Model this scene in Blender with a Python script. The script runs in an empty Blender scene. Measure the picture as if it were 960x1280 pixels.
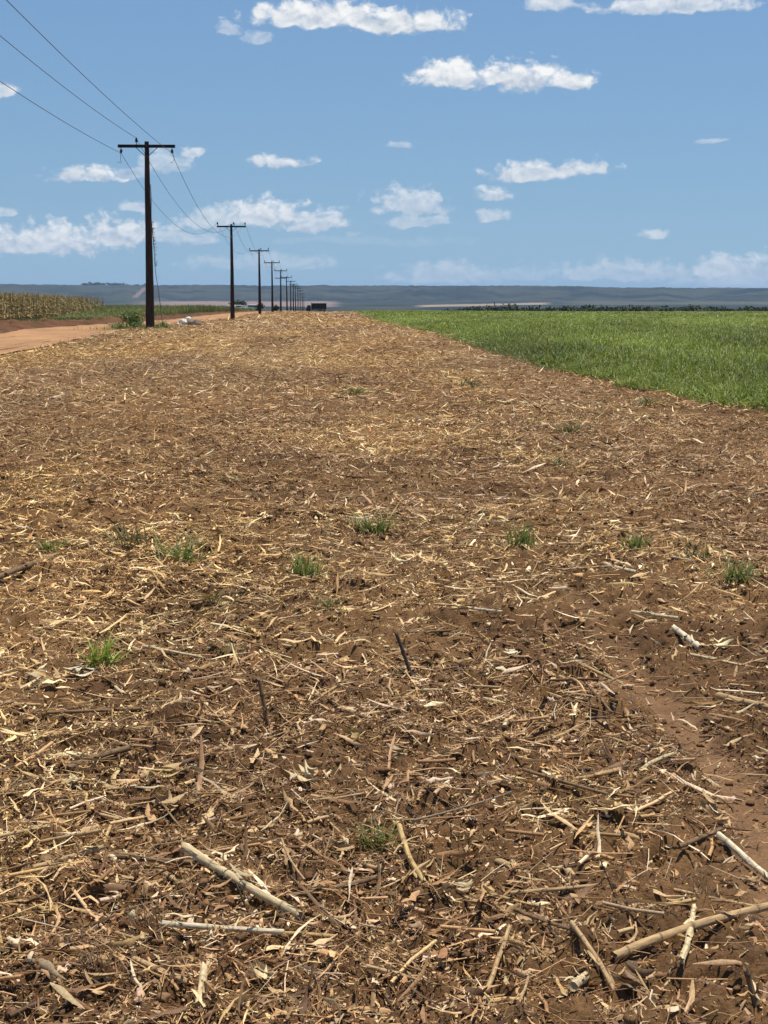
import bpy, bmesh, math, random
import numpy as np
from mathutils import Vector, Matrix, Quaternion

random.seed(7)
RNG = np.random.default_rng(11)
SC = bpy.context.scene
COL = SC.collection
R = math.radians

# ------------------------------------------------------------------ camera, world, sun, exposure
F_PX, CX, CY, HORIZON = 1900.0, 480.0, 640.0, 386.0     # photograph is 960 x 1280
CAM_H = 1.45
PITCH = math.atan((CY - HORIZON) / F_PX)
cam_d = bpy.data.cameras.new('camera')
cam = bpy.data.objects.new('camera', cam_d)
COL.objects.link(cam)
cam.location = (0, 0, CAM_H)
cam.rotation_euler = (math.pi / 2 - PITCH, 0, 0)
cam_d.sensor_fit = 'VERTICAL'
cam_d.sensor_height = 36.0
cam_d.lens = F_PX / 1280.0 * 36.0
cam_d.clip_start = 0.05
cam_d.clip_end = 60000
SC.camera = cam

SUN_EL, SUN_AZ = R(80), R(60)          # azimuth measured clockwise from +Y (the way the camera faces)
SUN_STRENGTH, SKY_STRENGTH, EXPOSURE = 4.75, 0.081, 0.335
HAZE_DENSITY = 2.9e-5

SC.view_settings.view_transform = 'Standard'
SC.view_settings.look = 'None'
SC.view_settings.exposure = EXPOSURE
SC.view_settings.gamma = 1.0
SC.view_settings.use_curve_mapping = False
SC.render.engine = 'CYCLES'
cy = SC.cycles
cy.max_bounces = 5
cy.diffuse_bounces = 2
cy.use_adaptive_sampling = True
cy.adaptive_threshold = 0.025
cy.glossy_bounces = 2
cy.transmission_bounces = 3
cy.volume_bounces = 1
cy.use_denoising = True
cy.denoising_input_passes = 'RGB_ALBEDO_NORMAL'
cy.denoising_prefilter = 'ACCURATE'
cy.sample_clamp_indirect = 8

sun_d = bpy.data.lights.new('sun', 'SUN')
sun_d.energy = SUN_STRENGTH
sun_d.angle = R(0.53)
sun_d.color = (1.0, 0.92, 0.775)
sun = bpy.data.objects.new('sun', sun_d)
COL.objects.link(sun)
sun_dir = Vector((math.sin(SUN_AZ) * math.cos(SUN_EL), math.cos(SUN_AZ) * math.cos(SUN_EL), math.sin(SUN_EL)))
sun.rotation_euler = sun_dir.to_track_quat('Z', 'Y').to_euler()
sun.location = (0, 0, 30)


def ray(px, py):
    """world direction of a pixel of the photograph"""
    v = Vector(((px - CX) / F_PX, -(py - CY) / F_PX, -1.0))
    return (cam.rotation_euler.to_matrix() @ v).normalized()


# ---- world: Nishita sky with procedural cumulus laid out by azimuth and elevation
world = bpy.data.worlds.new('World')
SC.world = world
world.use_nodes = True
nt = world.node_tree
nt.nodes.clear()


def node(tree, typ, **kw):
    n = tree.nodes.new(typ)
    for k, v in kw.items():
        setattr(n, k, v)
    return n


class Ex:
    """tiny expression builder for math nodes"""
    def __init__(s, tree, out):
        s.t, s.o = tree, out

    def _m(s, op, *a):
        n = node(s.t, 'ShaderNodeMath', operation=op)
        for i, x in enumerate((s,) + a):
            if isinstance(x, Ex):
                s.t.links.new(x.o, n.inputs[i])
            else:
                n.inputs[i].default_value = x
        return Ex(s.t, n.outputs[0])

    def __add__(s, b): return s._m('ADD', b)
    def __sub__(s, b): return s._m('SUBTRACT', b)
    def __mul__(s, b): return s._m('MULTIPLY', b)
    def max(s, b): return s._m('MAXIMUM', b)
    def gt(s, b): return s._m('GREATER_THAN', b)
    def fma(s, a, b): return s._m('MULTIPLY_ADD', a, b)
    def sqrt(s): return s._m('SQRT')

    def ramp(s, lo, hi, a=0.0, b=1.0, kind='SMOOTHSTEP'):
        n = node(s.t, 'ShaderNodeMapRange', interpolation_type=kind)
        s.t.links.new(s.o, n.inputs[0])
        for i, v in enumerate((lo, hi, a, b)):
            n.inputs[i + 1].default_value = v
        return Ex(s.t, n.outputs[0])


sky = node(nt, 'ShaderNodeTexSky', sky_type='NISHITA')
sky.sun_disc = False
sky.sun_elevation = SUN_EL
sky.sun_rotation = SUN_AZ
sky.altitude = 700
sky.air_density = 1.8
sky.dust_density = 0.0
sky.ozone_density = 10.0
tc = node(nt, 'ShaderNodeTexCoord')
mp_ = node(nt, 'ShaderNodeMapping')          # sky looked up above the true direction, which flattens the horizon gradient
mp_.inputs['Scale'].default_value = (1, 1, 1.0)
mp_.inputs['Location'].default_value = (0, 0, .112)
nm_ = node(nt, 'ShaderNodeVectorMath', operation='NORMALIZE')
nt.links.new(tc.outputs['Generated'], mp_.inputs[0])
nt.links.new(mp_.outputs[0], nm_.inputs[0])
nt.links.new(nm_.outputs[0], sky.inputs[0])
sep = node(nt, 'ShaderNodeSeparateXYZ')
nt.links.new(tc.outputs['Generated'], sep.inputs[0])
X, Y, Z = (Ex(nt, sep.outputs[i]) for i in range(3))
AZ0 = X._m('ARCTAN2', Y)
EL0 = Z._m('ARCSINE')


def cvec(a, b, sa, sb, off):
    c = node(nt, 'ShaderNodeCombineXYZ')
    nt.links.new((a * sa).o, c.inputs[0])
    nt.links.new((b * sb).o, c.inputs[1])
    c.inputs[2].default_value = off
    return c.outputs[0]


def cnoise(a, b, sa, sb, off, det=6.0, rough=0.55):
    n = node(nt, 'ShaderNodeTexNoise')
    n.inputs['Scale'].default_value = 1.0
    n.inputs['Detail'].default_value = det
    n.inputs['Roughness'].default_value = rough
    nt.links.new(cvec(a, b, sa, sb, off), n.inputs['Vector'])
    return Ex(nt, n.outputs['Fac'])


# (px, py, half width, half height, opacity) in the photograph; turned into directions below
CLOUDS = [
    (405, 14, 105, 30, 1.0), (505, 22, 88, 26, 1.0), (560, 90, 62, 27, 1.0), (640, 90, 84, 29, 1.0), (712, 98, 46, 17, 1.0),
    (108, 214, 58, 18, .85), (165, 212, 34, 13, .45), (236, 188, 20, 11, .7), (205, 200, 44, 20, .5), (348, 201, 54, 14, .8),
    (330, 262, 68, 34, .85), (395, 272, 54, 26, .75), (262, 268, 46, 24, .6), (55, 294, 108, 34, .85), (155, 284, 66, 32, .85),
    (215, 292, 66, 22, .5), (515, 250, 58, 27, .6), (520, 274, 54, 14, .45), (655, 212, 66, 19, .85), (733, 207, 46, 17, .8),
    (622, 239, 27, 14, .7), (613, 267, 23, 11, .6), (815, 289, 22, 10, .6), (4, 108, 24, 17, .8), (690, 2, 46, 14, .7),
    (850, 2, 128, 18, .75), (290, 37, 20, 11, .42), (321, 44, 22, 11, .42), (560, 340, 90, 24, .38), (780, 336, 120, 22, .42),
    (925, 334, 88, 30, .6), (650, 343, 45, 12, .25), (330, 326, 110, 18, .28), (166, 256, 19, 10, .5), (500, 182, 18, 6, .4),
    (886, 173, 22, 7, .35), (910, 350, 90, 16, .4), (445, 290, 14, 6, .25), (0, 262, 20, 10, .5), (470, 300, 170, 9, .1),
]
wob = cnoise(AZ0, EL0, 38, 60, 3.3, 3.0)
wob2 = cnoise(AZ0, EL0, 38, 60, 9.1, 3.0)
AZ = AZ0 + (wob - 0.5) * 0.016
EL = EL0 + (wob2 - 0.5) * 0.010
best = vy = op = None
for (px, py, hw, hh, o) in CLOUDS:
    d = ray(px, py)
    a0, e0 = math.atan2(d.x, d.y), math.asin(d.z)
    wa, he = hw / F_PX, hh / F_PX
    dx = (AZ - a0) * (1 / wa)
    dy = (EL - e0 + he * 0.35) * (1 / he)
    dyb = dy.max(dy * -2.3)
    m = (dx * dx + dyb * dyb).sqrt() * -1.0 + 1.0
    if best is None:
        best, vy, op = m, dy, m * 0 + o
    else:
        g = m.gt(best)
        vy = (dy - vy).fma(g, vy)
        op = (op * -1 + o).fma(g, op)
        best = best.max(m)
n1 = cnoise(AZ, EL, 80, 115, 1.7, 7.0, 0.52)
n2 = cnoise(AZ - 0.0012, EL - 0.0032, 80, 115, 1.7, 7.0, 0.52)     # the same noise a little nearer the sun
def puffs(a, b):
    v = node(nt, 'ShaderNodeTexVoronoi', feature='SMOOTH_F1')
    v.inputs['Scale'].default_value = 1.0
    v.inputs['Smoothness'].default_value = .35
    v.inputs['Detail'].default_value = 2.0
    v.inputs['Roughness'].default_value = .55
    nt.links.new(cvec(a, b, 120, 150, 2.3), v.inputs['Vector'])
    return Ex(nt, v.outputs['Distance'])


v1 = puffs(AZ, EL)
v2 = puffs(AZ - 0.0012, EL - 0.0030)
body = best + (n1 - 0.5) * 1.35 + (v1 * -1.0 + 0.46) * 0.42 + 0.10
alpha = body.ramp(-0.08, 0.48) * op * Y.gt(0.05)
relief = (n1 - n2) * 1.7 + (v2 - v1) * 0.42
lit = (vy * 0.55 + relief + 0.55 + (body * -0.10)).ramp(0.0, 1.0, 0, 1, 'LINEAR')  # sunlit and shaded sides of the clouds, painted into their colour
mixc = node(nt, 'ShaderNodeMix', data_type='RGBA')
mixc.inputs[6].default_value = (0.42, 0.50, 0.60, 1)
mixc.inputs[7].default_value = (0.90, 0.90, 0.89, 1)
nt.links.new(lit.o, mixc.inputs[0])
bg1 = node(nt, 'ShaderNodeBackground')
bg1.inputs[1].default_value = SKY_STRENGTH
nt.links.new(sky.outputs[0], bg1.inputs[0])
bg2 = node(nt, 'ShaderNodeBackground')
bg2.inputs[1].default_value = 0.86
nt.links.new(mixc.outputs[2], bg2.inputs[0])
mixs = node(nt, 'ShaderNodeMixShader')
nt.links.new(alpha.o, mixs.inputs[0])
nt.links.new(bg1.outputs[0], mixs.inputs[1])
nt.links.new(bg2.outputs[0], mixs.inputs[2])
wo = node(nt, 'ShaderNodeOutputWorld')
nt.links.new(mixs.outputs[0], wo.inputs[0])
world.cycles.sampling_method = 'MANUAL'
world.cycles.sample_map_resolution = 512


# ------------------------------------------------------------------ numpy noise
def _h(xi, yi, seed):
    h = (xi.astype(np.int64) * 374761393 + yi.astype(np.int64) * 668265263 + seed * 1274126177) & 0xFFFFFFFF
    h = ((h ^ (h >> 13)) * 1274126177) & 0xFFFFFFFF
    h = ((h ^ (h >> 16)) * 2246822519) & 0xFFFFFFFF
    return ((h ^ (h >> 15)) & 0xFFFFFF) / float(0xFFFFFF)


def vnoise(x, y, seed=0):
    xi, yi = np.floor(x), np.floor(y)
    fx, fy = x - xi, y - yi
    fx, fy = fx * fx * (3 - 2 * fx), fy * fy * (3 - 2 * fy)
    a, b = _h(xi, yi, seed), _h(xi + 1, yi, seed)
    c, d = _h(xi, yi + 1, seed), _h(xi + 1, yi + 1, seed)
    return (a + (b - a) * fx) * (1 - fy) + (c + (d - c) * fx) * fy


def fbm(x, y, seed=0, o=4, gain=0.5):
    s, a, t = 0, 1.0, 0.0
    for k in range(o):
        s = s + a * vnoise(x * 2.03 ** k + 17.3 * k, y * 2.03 ** k - 9.1 * k, seed + k)
        t += a
        a *= gain
    return s / t


def clods(x, y, cell, seed):
    """rounded lumps of mixed size, one per cell"""
    gx, gy = np.floor(x / cell), np.floor(y / cell)
    best = np.zeros_like(x)
    for i in (-1, 0, 1):
        for j in (-1, 0, 1):
            cx, cy_ = gx + i, gy + j
            px = (cx + _h(cx, cy_, seed)) * cell
            py = (cy_ + _h(cx, cy_, seed + 1)) * cell
            q = _h(cx, cy_, seed + 2)
            r = cell * (0.35 + 0.55 * q)
            d2 = ((x - px) ** 2 + (y - py) ** 2) / (r * r)
            best = np.maximum(best, np.maximum(0, 1 - d2) * (0.3 + 0.7 * q))
    return best


def sstep(x, a, b):
    t = np.clip((x - a) / (b - a), 0, 1)
    return t * t * (3 - 2 * t)


# ------------------------------------------------------------------ lie of the land (x right, y ahead, metres)
PY = [-400, 0, 10, 20, 30, 45, 64, 80, 125, 183, 233, 300, 440, 600, 1000, 2000, 4500, 6000, 8000, 9000, 40000]
PZ = [-1.5, 0, 0.0, .06, .14, .32, .55, .56, .52, .75, .84, 0.78, .12, -.2, -5, -14, -12, 3, 30, 48, 48]
EY = [-60, 0, 10, 20, 23, 27.7, 35, 48.7, 78, 130, 200, 300, 700, 1200]
EX = [11, 6.9, 5.9, 4.95, 4.35, 3.84, 3.06, 2.3, .57, -1.0, -3.2, -6.5, -22, -45]


def line_x(y):                          # the pole line
    return -7.04 - 0.0425 * y


def edge_x(y):                          # where the green crop starts
    return np.interp(y, EY, EX)


def corn_x(y):                          # where the dry corn starts (to the left of it)
    return -13.3 - 0.114 * y


TRACK = np.array([(705, 740), (745, 785), (790, 840), (850, 900), (910, 970), (950, 1040), (985, 1130), (1010, 1220)], float)


def zone(x, y):
    s = x - line_x(y)
    return s


def z_large(x, y):
    x, y = np.asarray(x, float), np.asarray(y, float)
    D = np.sqrt(x * x + y * y)
    yy = np.where(y > 0, D * 0.5 + y * 0.5, y)
    z = np.interp(yy, PY, PZ)
    s = x - line_x(y)
    z = z + np.interp(y, [233, 300, 425, 520, 700, 1200], [0, .12, .45, .85, 1.0, 0]) * (1 - sstep(s, 1.0, 9.0)) * (y > 0)
    z = z - 0.16 * sstep(x, 5, 30) * sstep(y, 10, 60)
    # far escarpment
    az = np.arctan2(x, np.maximum(y, 1.0))
    e0 = 9000 + 900 * (fbm(az * 22, az * 0 + 2.2, 31, 4) - .5) + 700 * (fbm(az * 90, az * 0 + 7.7, 35, 3) - .5)
    top = np.interp(az, [-.6, -.26, -.2, -.1, .05, .12, .26, .6], [150, 125, 121, 119, 118, 112, 92, 80]) + 2.5 * (fbm(az * 40, az * 0, 41, 4) - .5) + 5 * (vnoise(az * 700, az * 0, 43) - .5)
    top = top * (e0 + 2100) / 11100
    up = sstep(D, e0, e0 + 2100)
    ravine = (fbm(x / 420, y / 420, 51, 4) - .5) * 55 * up * (1 - sstep(D, e0 + 1500, e0 + 2400))
    far = (y > 0) & (D > 5000)
    esc = np.where(far, top * (0.35 * sstep(D, e0, e0 + 900) + 0.65 * sstep(D, e0 + 500, e0 + 2100)) + ravine, 0)
    return z + np.minimum(esc, top + 1.5)


_tw = None


def track_mask(x, y):
    global _tw
    if _tw is None:
        pts = []
        for (px, py) in TRACK:
            d = ray(px, py)
            t = CAM_H / -d.z
            pts.append((d.x * t, d.y * t))
        _tw = np.array(pts)
    best = np.full(x.shape, 9.0)
    for (a, b) in zip(_tw[:-1], _tw[1:]):
        ab = b - a
        t = np.clip(((x - a[0]) * ab[0] + (y - a[1]) * ab[1]) / (ab @ ab), 0, 1)
        best = np.minimum(best, np.hypot(x - a[0] - t * ab[0], y - a[1] - t * ab[1]))
    w = 0.085 + 0.13 * (fbm(x * 2.2, y * 2.2, 77, 3) - .5)
    return (1 - sstep(best, w * 0.4, w * 1.6)) * (.35 + .65 * (1 - sstep(y, 5.2, 7.0)))


def in_field(x, y):
    s = x - line_x(y)
    wv = 0.5 * (fbm(x * .6, y * .6, 91, 3) - .5)
    return sstep(s + wv, -1.0, -0.4) * 1.0


def z_full(x, y):
    x, y = np.asarray(x, float), np.asarray(y, float)
    z = z_large(x, y)
    D = np.sqrt(x * x + y * y)
    near = D < 320
    if near.any():
        xs, ys, Ds = x[near], y[near], D[near]
        fld = in_field(xs, ys)
        tr = track_mask(xs, ys)
        rough = 1 - 0.85 * tr
        m = 0.10 * (fbm(xs / 1.7, ys / 1.7, 5, 3) - .5) * sstep(Ds, 2, 6)
        pat = 0.45 + 0.9 * fbm(xs * 1.3, ys * 1.3, 8, 3)
        c = 0.030 * clods(xs, ys, .21, 101) * (fbm(xs * 2, ys * 2, 61, 2) > .47)
        c = c + 0.026 * clods(xs, ys, .105, 111) + 0.015 * clods(xs, ys, .05, 121)
        c = c + 0.030 * (fbm(xs * 20, ys * 20, 15, 4, .62) - .5)
        c = c - 0.034 * clods(xs, ys, .19, 131) ** 1.6 * (fbm(xs * 3, ys * 3, 63, 2) > .46)
        c = c + 0.050 * (fbm(xs * 4.2, ys * 4.2, 17, 3) - .5)
        m = m + c * rough * pat * 1.45 - 0.025 * tr
        s = xs - line_x(ys)
        ridge = 0.04 * np.exp(-((s + 0.5) / 0.55) ** 2) * (0.5 + fbm(xs * .8, ys * .8, 19, 3))
        z[near] += (m * fld + ridge) * (1 - sstep(Ds, 200, 320))
    return z


_T = 1.02 ** np.arange(0, 500)


def at(px, py):
    """point of the ground seen at a pixel of the photograph"""
    d = ray(px, py)
    T = _T
    for _ in range(4):
        under = CAM_H + d.z * T < z_large(d.x * T, d.y * T)
        i = int(np.argmax(under))
        T = np.linspace(T[i - 1], T[i], 60)
    t = float(T[-1])
    x, y = d.x * t, d.y * t
    return Vector((x, y, float(z_full(np.array([x]), np.array([y]))[0])))


def gz(x, y):
    return float(z_full(np.array([float(x)]), np.array([float(y)]))[0])


# ------------------------------------------------------------------ materials
def principled(name, rough=0.8, spec=0.3):
    m = bpy.data.materials.new(name)
    m.use_nodes = True
    b = m.node_tree.nodes['Principled BSDF']
    b.inputs['Roughness'].default_value = rough
    b.inputs['Specular IOR Level'].default_value = spec
    return m, m.node_tree, b


def mix_rgb(t, fac, a, b, blend='MIX'):
    n = node(t, 'ShaderNodeMix', data_type='RGBA', blend_type=blend)
    for i, v in ((0, fac), (6, a), (7, b)):
        if isinstance(v, (int, float)):
            n.inputs[i].default_value = v
        elif isinstance(v, tuple):
            n.inputs[i].default_value = v
        else:
            t.links.new(v, n.inputs[i])
    return n.outputs[2]


def noise(t, scale, detail=4, rough=0.55, vec=None, sc=None):
    n = node(t, 'ShaderNodeTexNoise')
    n.inputs['Scale'].default_value = scale
    n.inputs['Detail'].default_value = detail
    n.inputs['Roughness'].default_value = rough
    if vec is None:
        vec = node(t, 'ShaderNodeTexCoord').outputs['Object']
    if sc:
        mp = node(t, 'ShaderNodeMapping')
        mp.inputs['Scale'].default_value = sc
        t.links.new(vec, mp.inputs[0])
        vec = mp.outputs[0]
    t.links.new(vec, n.inputs['Vector'])
    return Ex(t, n.outputs['Fac'])


def mat_attr(name, rough=0.75, spec=0.25, trans=0.0, nscale=60, lo=0.72, hi=1.25, sc=None, bump=0.0):
    """base colour from the mesh's own colours, varied by noise"""
    m, t, b = principled(name, rough, spec)
    at_ = node(t, 'ShaderNodeAttribute', attribute_name='tint')
    nz = noise(t, nscale, 4, .6, sc=sc)
    v = nz.ramp(.3, .7, lo, hi, 'LINEAR')
    cmb = node(t, 'ShaderNodeCombineColor')
    for i in range(3):
        t.links.new(v.o, cmb.inputs[i])
    c = mix_rgb(t, 1.0, at_.outputs['Color'], cmb.outputs[0], 'MULTIPLY')
    t.links.new(c, b.inputs['Base Color'])
    if bump:
        bp = node(t, 'ShaderNodeBump')
        bp.inputs['Strength'].default_value = bump
        bp.inputs['Distance'].default_value = 0.004
        t.links.new(nz.o, bp.inputs['Height'])
        t.links.new(bp.outputs[0], b.inputs['Normal'])
    if trans:
        tr = node(t, 'ShaderNodeBsdfTranslucent')
        t.links.new(c, tr.inputs['Color'])
        mx = node(t, 'ShaderNodeMixShader')
        mx.inputs[0].default_value = trans
        t.links.new(b.outputs[0], mx.inputs[1])
        t.links.new(tr.outputs[0], mx.inputs[2])
        t.links.new(mx.outputs[0], t.nodes['Material Output'].inputs[0])
    return m


def mat_plain(name, col, rough=0.8, nscale=8, var=0.3, spec=0.3, bump=0.0, sc=None):
    m, t, b = principled(name, rough, spec)
    nz = noise(t, nscale, 5, .6, sc=sc)
    a = tuple(c * (1 - var) for c in col) + (1,)
    d = tuple(min(1, c * (1 + var)) for c in col) + (1,)
    t.links.new(mix_rgb(t, nz.ramp(.3, .7).o, a, d), b.inputs['Base Color'])
    if bump:
        bp = node(t, 'ShaderNodeBump')
        bp.inputs['Strength'].default_value = bump
        bp.inputs['Distance'].default_value = 0.02
        t.links.new(nz.o, bp.inputs['Height'])
        t.links.new(bp.outputs[0], b.inputs['Normal'])
    return m


M_straw = mat_attr('dry_straw', .62, .35, .12, 140, .7, 1.25)
M_stalk = mat_attr('dry_stalk', .65, .25, 0, 30, .52, 1.25, sc=(1, 9, 9), bump=.35)
M_clod = mat_attr('clod_soil', .95, .1, 0, 70, .6, 1.35, bump=.8)
M_green = mat_attr('green_leaf', .5, .35, .35, 20, .8, 1.2)
M_corn = mat_attr('dry_corn', .65, .3, .25, 6, .75, 1.2)
M_tree = mat_attr('far_foliage', .7, .2, .15, .6, .7, 1.3)
M_wood = mat_plain('tarred_wood', (.040, .026, .019), .75, 6, .45, .25, .4, (3, 3, .25))
M_arm = mat_plain('dark_arm_wood', (.020, .020, .019), .75, 12, .4, .25)
M_steel = mat_plain('dull_steel', (.12, .12, .12), .5, 30, .3, .5)
M_porcelain = mat_plain('dark_porcelain', (.018, .018, .02), .25, 30, .2, .5)
M_wire = mat_plain('aluminium_wire', (.07, .075, .08), .55, 4, .2, .4)


# ------------------------------------------------------------------ mesh helpers
def set_props(o, label=None, cat=None, group=None, kind=None):
    if label: o['label'] = label
    if cat: o['category'] = cat
    if group: o['group'] = group
    if kind: o['kind'] = kind
    return o


def np_mesh(name, V, quads=None, tris=None, tint=None, smooth=False):
    me = bpy.data.meshes.new(name)
    V = np.ascontiguousarray(V, np.float32).reshape(-1, 3)
    parts, tot = [], []
    if quads is not None and len(quads):
        parts.append(np.asarray(quads, np.int32).reshape(-1)); tot.append(np.full(len(quads), 4, np.int32))
    if tris is not None and len(tris):
        parts.append(np.asarray(tris, np.int32).reshape(-1)); tot.append(np.full(len(tris), 3, np.int32))
    loops, tot = np.concatenate(parts), np.concatenate(tot)
    me.vertices.add(len(V)); me.vertices.foreach_set('co', V.ravel())
    me.loops.add(len(loops)); me.loops.foreach_set('vertex_index', loops)
    me.polygons.add(len(tot))
    st = np.zeros(len(tot), np.int32); st[1:] = np.cumsum(tot)[:-1]
    me.polygons.foreach_set('loop_start', st)
    me.polygons.foreach_set('loop_total', tot)
    if smooth:
        me.polygons.foreach_set('use_smooth', np.ones(len(tot), bool))
    if tint is not None:
        a = me.attributes.new('tint', 'FLOAT_COLOR', 'POINT')
        c = np.ones((len(V), 4), np.float32); c[:, :3] = np.asarray(tint, np.float32).reshape(-1, 3)
        a.data.foreach_set('color', c.ravel())
    me.update(calc_edges=True)
    me.validate()
    return me


def link(name, me, mat, parent=None, loc=None):
    o = bpy.data.objects.new(name, me)
    COL.objects.link(o)
    if mat is not None and not me.materials:
        me.materials.append(mat)
    if parent: o.parent = parent
    if loc is not None: o.location = loc
    return o


def empty(name, loc, rz=0):
    o = bpy.data.objects.new(name, None)
    COL.objects.link(o)
    o.location = loc
    o.rotation_euler = (0, 0, rz)
    o.empty_display_size = 0.2
    return o


class Acc:
    """collects vertex grids into one mesh"""
    def __init__(s):
        s.V, s.Q, s.C, s.n = [], [], [], 0

    def grid(s, P, C, wrap=False):
        """P: (N, rows, across, 3); C: (N,3) or (N,rows,across,3)"""
        N, Rw, A, _ = P.shape
        idx = np.arange(N * Rw * A).reshape(N, Rw, A) + s.n
        if wrap:
            nx = np.roll(idx, -1, axis=2)
            q = np.stack([idx[:, :-1], nx[:, :-1], nx[:, 1:], idx[:, 1:]], -1)
        else:
            q = np.stack([idx[:, :-1, :-1], idx[:, :-1, 1:], idx[:, 1:, 1:], idx[:, 1:, :-1]], -1)
        s.V.append(P.reshape(-1, 3)); s.Q.append(q.reshape(-1, 4))
        if C.ndim == 2:
            C = np.broadcast_to(C[:, None, None, :], P.shape)
        s.C.append(C.reshape(-1, 3)); s.n += N * Rw * A

    def mesh(s, name, smooth=False):
        return np_mesh(name, np.concatenate(s.V), np.concatenate(s.Q), None, np.concatenate(s.C), smooth)


def strips(acc, p, az, L, W, col, S=3, across=2, curl=None, tilt=None, roll=None, bend=None, twist=None, point=0.5, torn=0.0):
    N = len(p)
    zero = np.zeros(N)
    curl, tilt, roll, bend, twist = (zero if a is None else a for a in (curl, tilt, roll, bend, twist))
    t = np.linspace(0, 1, S + 1)[None, :]
    c = 2 * t - 1
    d = np.stack([np.cos(az), np.sin(az), zero], -1)[:, None, :]
    n = np.stack([-np.sin(az), np.cos(az), zero], -1)[:, None, :]
    up = np.array([0, 0, 1.0])
    cen = p[:, None, :] + d * (c * L[:, None] * .5)[..., None] + n * ((c ** 2 - .33) * (bend * L)[:, None])[..., None]
    cen = cen + up * ((c ** 2 * (curl * L)[:, None]) + c * (np.tan(np.clip(tilt, -1.1, 1.1)) * L * .5)[:, None])[..., None]
    ang = roll[:, None] + twist[:, None] * c
    side = n * np.cos(ang)[..., None] + up * np.sin(ang)[..., None]
    prof = 1 - point * np.abs(c) ** 2.2
    if torn:
        prof = prof * (1 + torn * RNG.normal(0, .6, (N, S + 1)))
        cen = cen + n * (RNG.normal(0, torn * .45, (N, S + 1)) * W[:, None])[..., None] + up * (RNG.normal(0, torn * .5, (N, S + 1)) * W[:, None])[..., None]
    w = (W[:, None] * .5 * prof)[..., None]
    if across == 2:
        P = np.stack([cen - side * w, cen + side * w], 2)
    else:
        nor = np.cross(np.broadcast_to(d, side.shape), side)
        P = np.stack([cen - side * w, cen + nor * w * .45, cen + side * w], 2)
    acc.grid(P, col)


def straws(acc, p, az, L, r, col, K=3, S=1, tilt=None, bend=None):
    N = len(p)
    zero = np.zeros(N)
    tilt = zero if tilt is None else tilt
    bend = zero if bend is None else bend
    c = np.linspace(-1, 1, S + 1)[None, :]
    d = np.stack([np.cos(az) * np.cos(tilt), np.sin(az) * np.cos(tilt), np.sin(tilt)], -1)[:, None, :]
    n = np.stack([-np.sin(az), np.cos(az), zero], -1)[:, None, :]
    u = np.cross(d, n)
    cen = p[:, None, :] + d * (c * L[:, None] * .5)[..., None] + n * ((c ** 2) * (bend * L)[:, None])[..., None]
    k = np.arange(K) * 2 * math.pi / K
    ring = n[:, :, None, :] * np.cos(k)[None, None, :, None] + u[:, :, None, :] * np.sin(k)[None, None, :, None]
    P = cen[:, :, None, :] + ring * r[:, None, None, None]
    acc.grid(P, col, wrap=True)


def blades(acc, p, az, H, Rr, W, col, S=3, droop=0.5, across=2, tipcol=1.15):
    """leaves that rise from p and arch outward"""
    N = len(p)
    zero = np.zeros(N)
    t = np.linspace(0, 1, S + 1)[None, :]
    d = np.stack([np.cos(az), np.sin(az), zero], -1)[:, None, :]
    n = np.stack([-np.sin(az), np.cos(az), zero], -1)[:, None, :]
    up = np.array([0, 0, 1.0])
    droop = np.broadcast_to(droop, (N,))[:, None]
    zz = H[:, None] * (t * (1 + droop) - droop * t ** 2)
    cen = p[:, None, :] + d * (Rr[:, None] * t ** 1.4)[..., None] + up * zz[..., None]
    prof = np.minimum(1, .45 + 2.2 * t) * (1 - t ** 2.2) + 0.03
    w = (W[:, None] * .5 * prof)[..., None]
    tw = 0.5 * np.sin(az * 7)[:, None]
    side = n * np.cos(tw * t)[..., None] + up * np.sin(tw * t)[..., None]
    if across == 2:
        P = np.stack([cen - side * w, cen + side * w], 2)
    else:
        P = np.stack([cen - side * w, cen - up * w * .5, cen + side * w], 2)
    C = col[:, None, None, :] * (1 + (tipcol - 1) * t[..., None, None])
    acc.grid(P, np.broadcast_to(C, P.shape))


def palette(n, cols, weights, jit=0.18):
    cols = np.array(cols)
    w = np.array(weights, float); w /= w.sum()
    c = cols[RNG.choice(len(cols), n, p=w)]
    return c * (1 + jit * (RNG.random((n, 1)) * 2 - 1)) * (1 + .06 * (RNG.random((n, 3)) * 2 - 1))


def bm_box(bm, size, loc=(0, 0, 0), bevel=0.0, rot=None):
    r = bmesh.ops.create_cube(bm, size=1.0)
    vs = r['verts']
    M = Matrix.Translation(loc) @ (rot.to_4x4() if rot else Matrix()) @ Matrix.Diagonal((*size, 1))
    bmesh.ops.transform(bm, matrix=M, verts=vs)
    if bevel:
        es = list({e for v in vs for e in v.link_edges})
        bmesh.ops.bevel(bm, geom=es, offset=bevel, segments=2, affect='EDGES', profile=.7)


def bm_tube(bm, a, b, r1, r2, k=8):
    a, b = Vector(a), Vector(b)
    q = (b - a).to_track_quat('Z', 'Y')
    M = Matrix.Translation((a + b) / 2) @ q.to_matrix().to_4x4()
    bmesh.ops.create_cone(bm, cap_ends=True, segments=k, radius1=r1, radius2=r2, depth=(b - a).length, matrix=M)


def bm_lathe(bm, prof, k=12, M=None):
    M = M or Matrix()
    rings = []
    for (r, z) in prof:
        rings.append([bm.verts.new(M @ Vector((r * math.cos(2 * math.pi * i / k), r * math.sin(2 * math.pi * i / k), z))) for i in range(k)])
    for a, b in zip(rings[:-1], rings[1:]):
        for i in range(k):
            bm.faces.new((a[i], a[(i + 1) % k], b[(i + 1) % k], b[i]))
    bm.faces.new(rings[0][::-1]); bm.faces.new(rings[-1])


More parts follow.
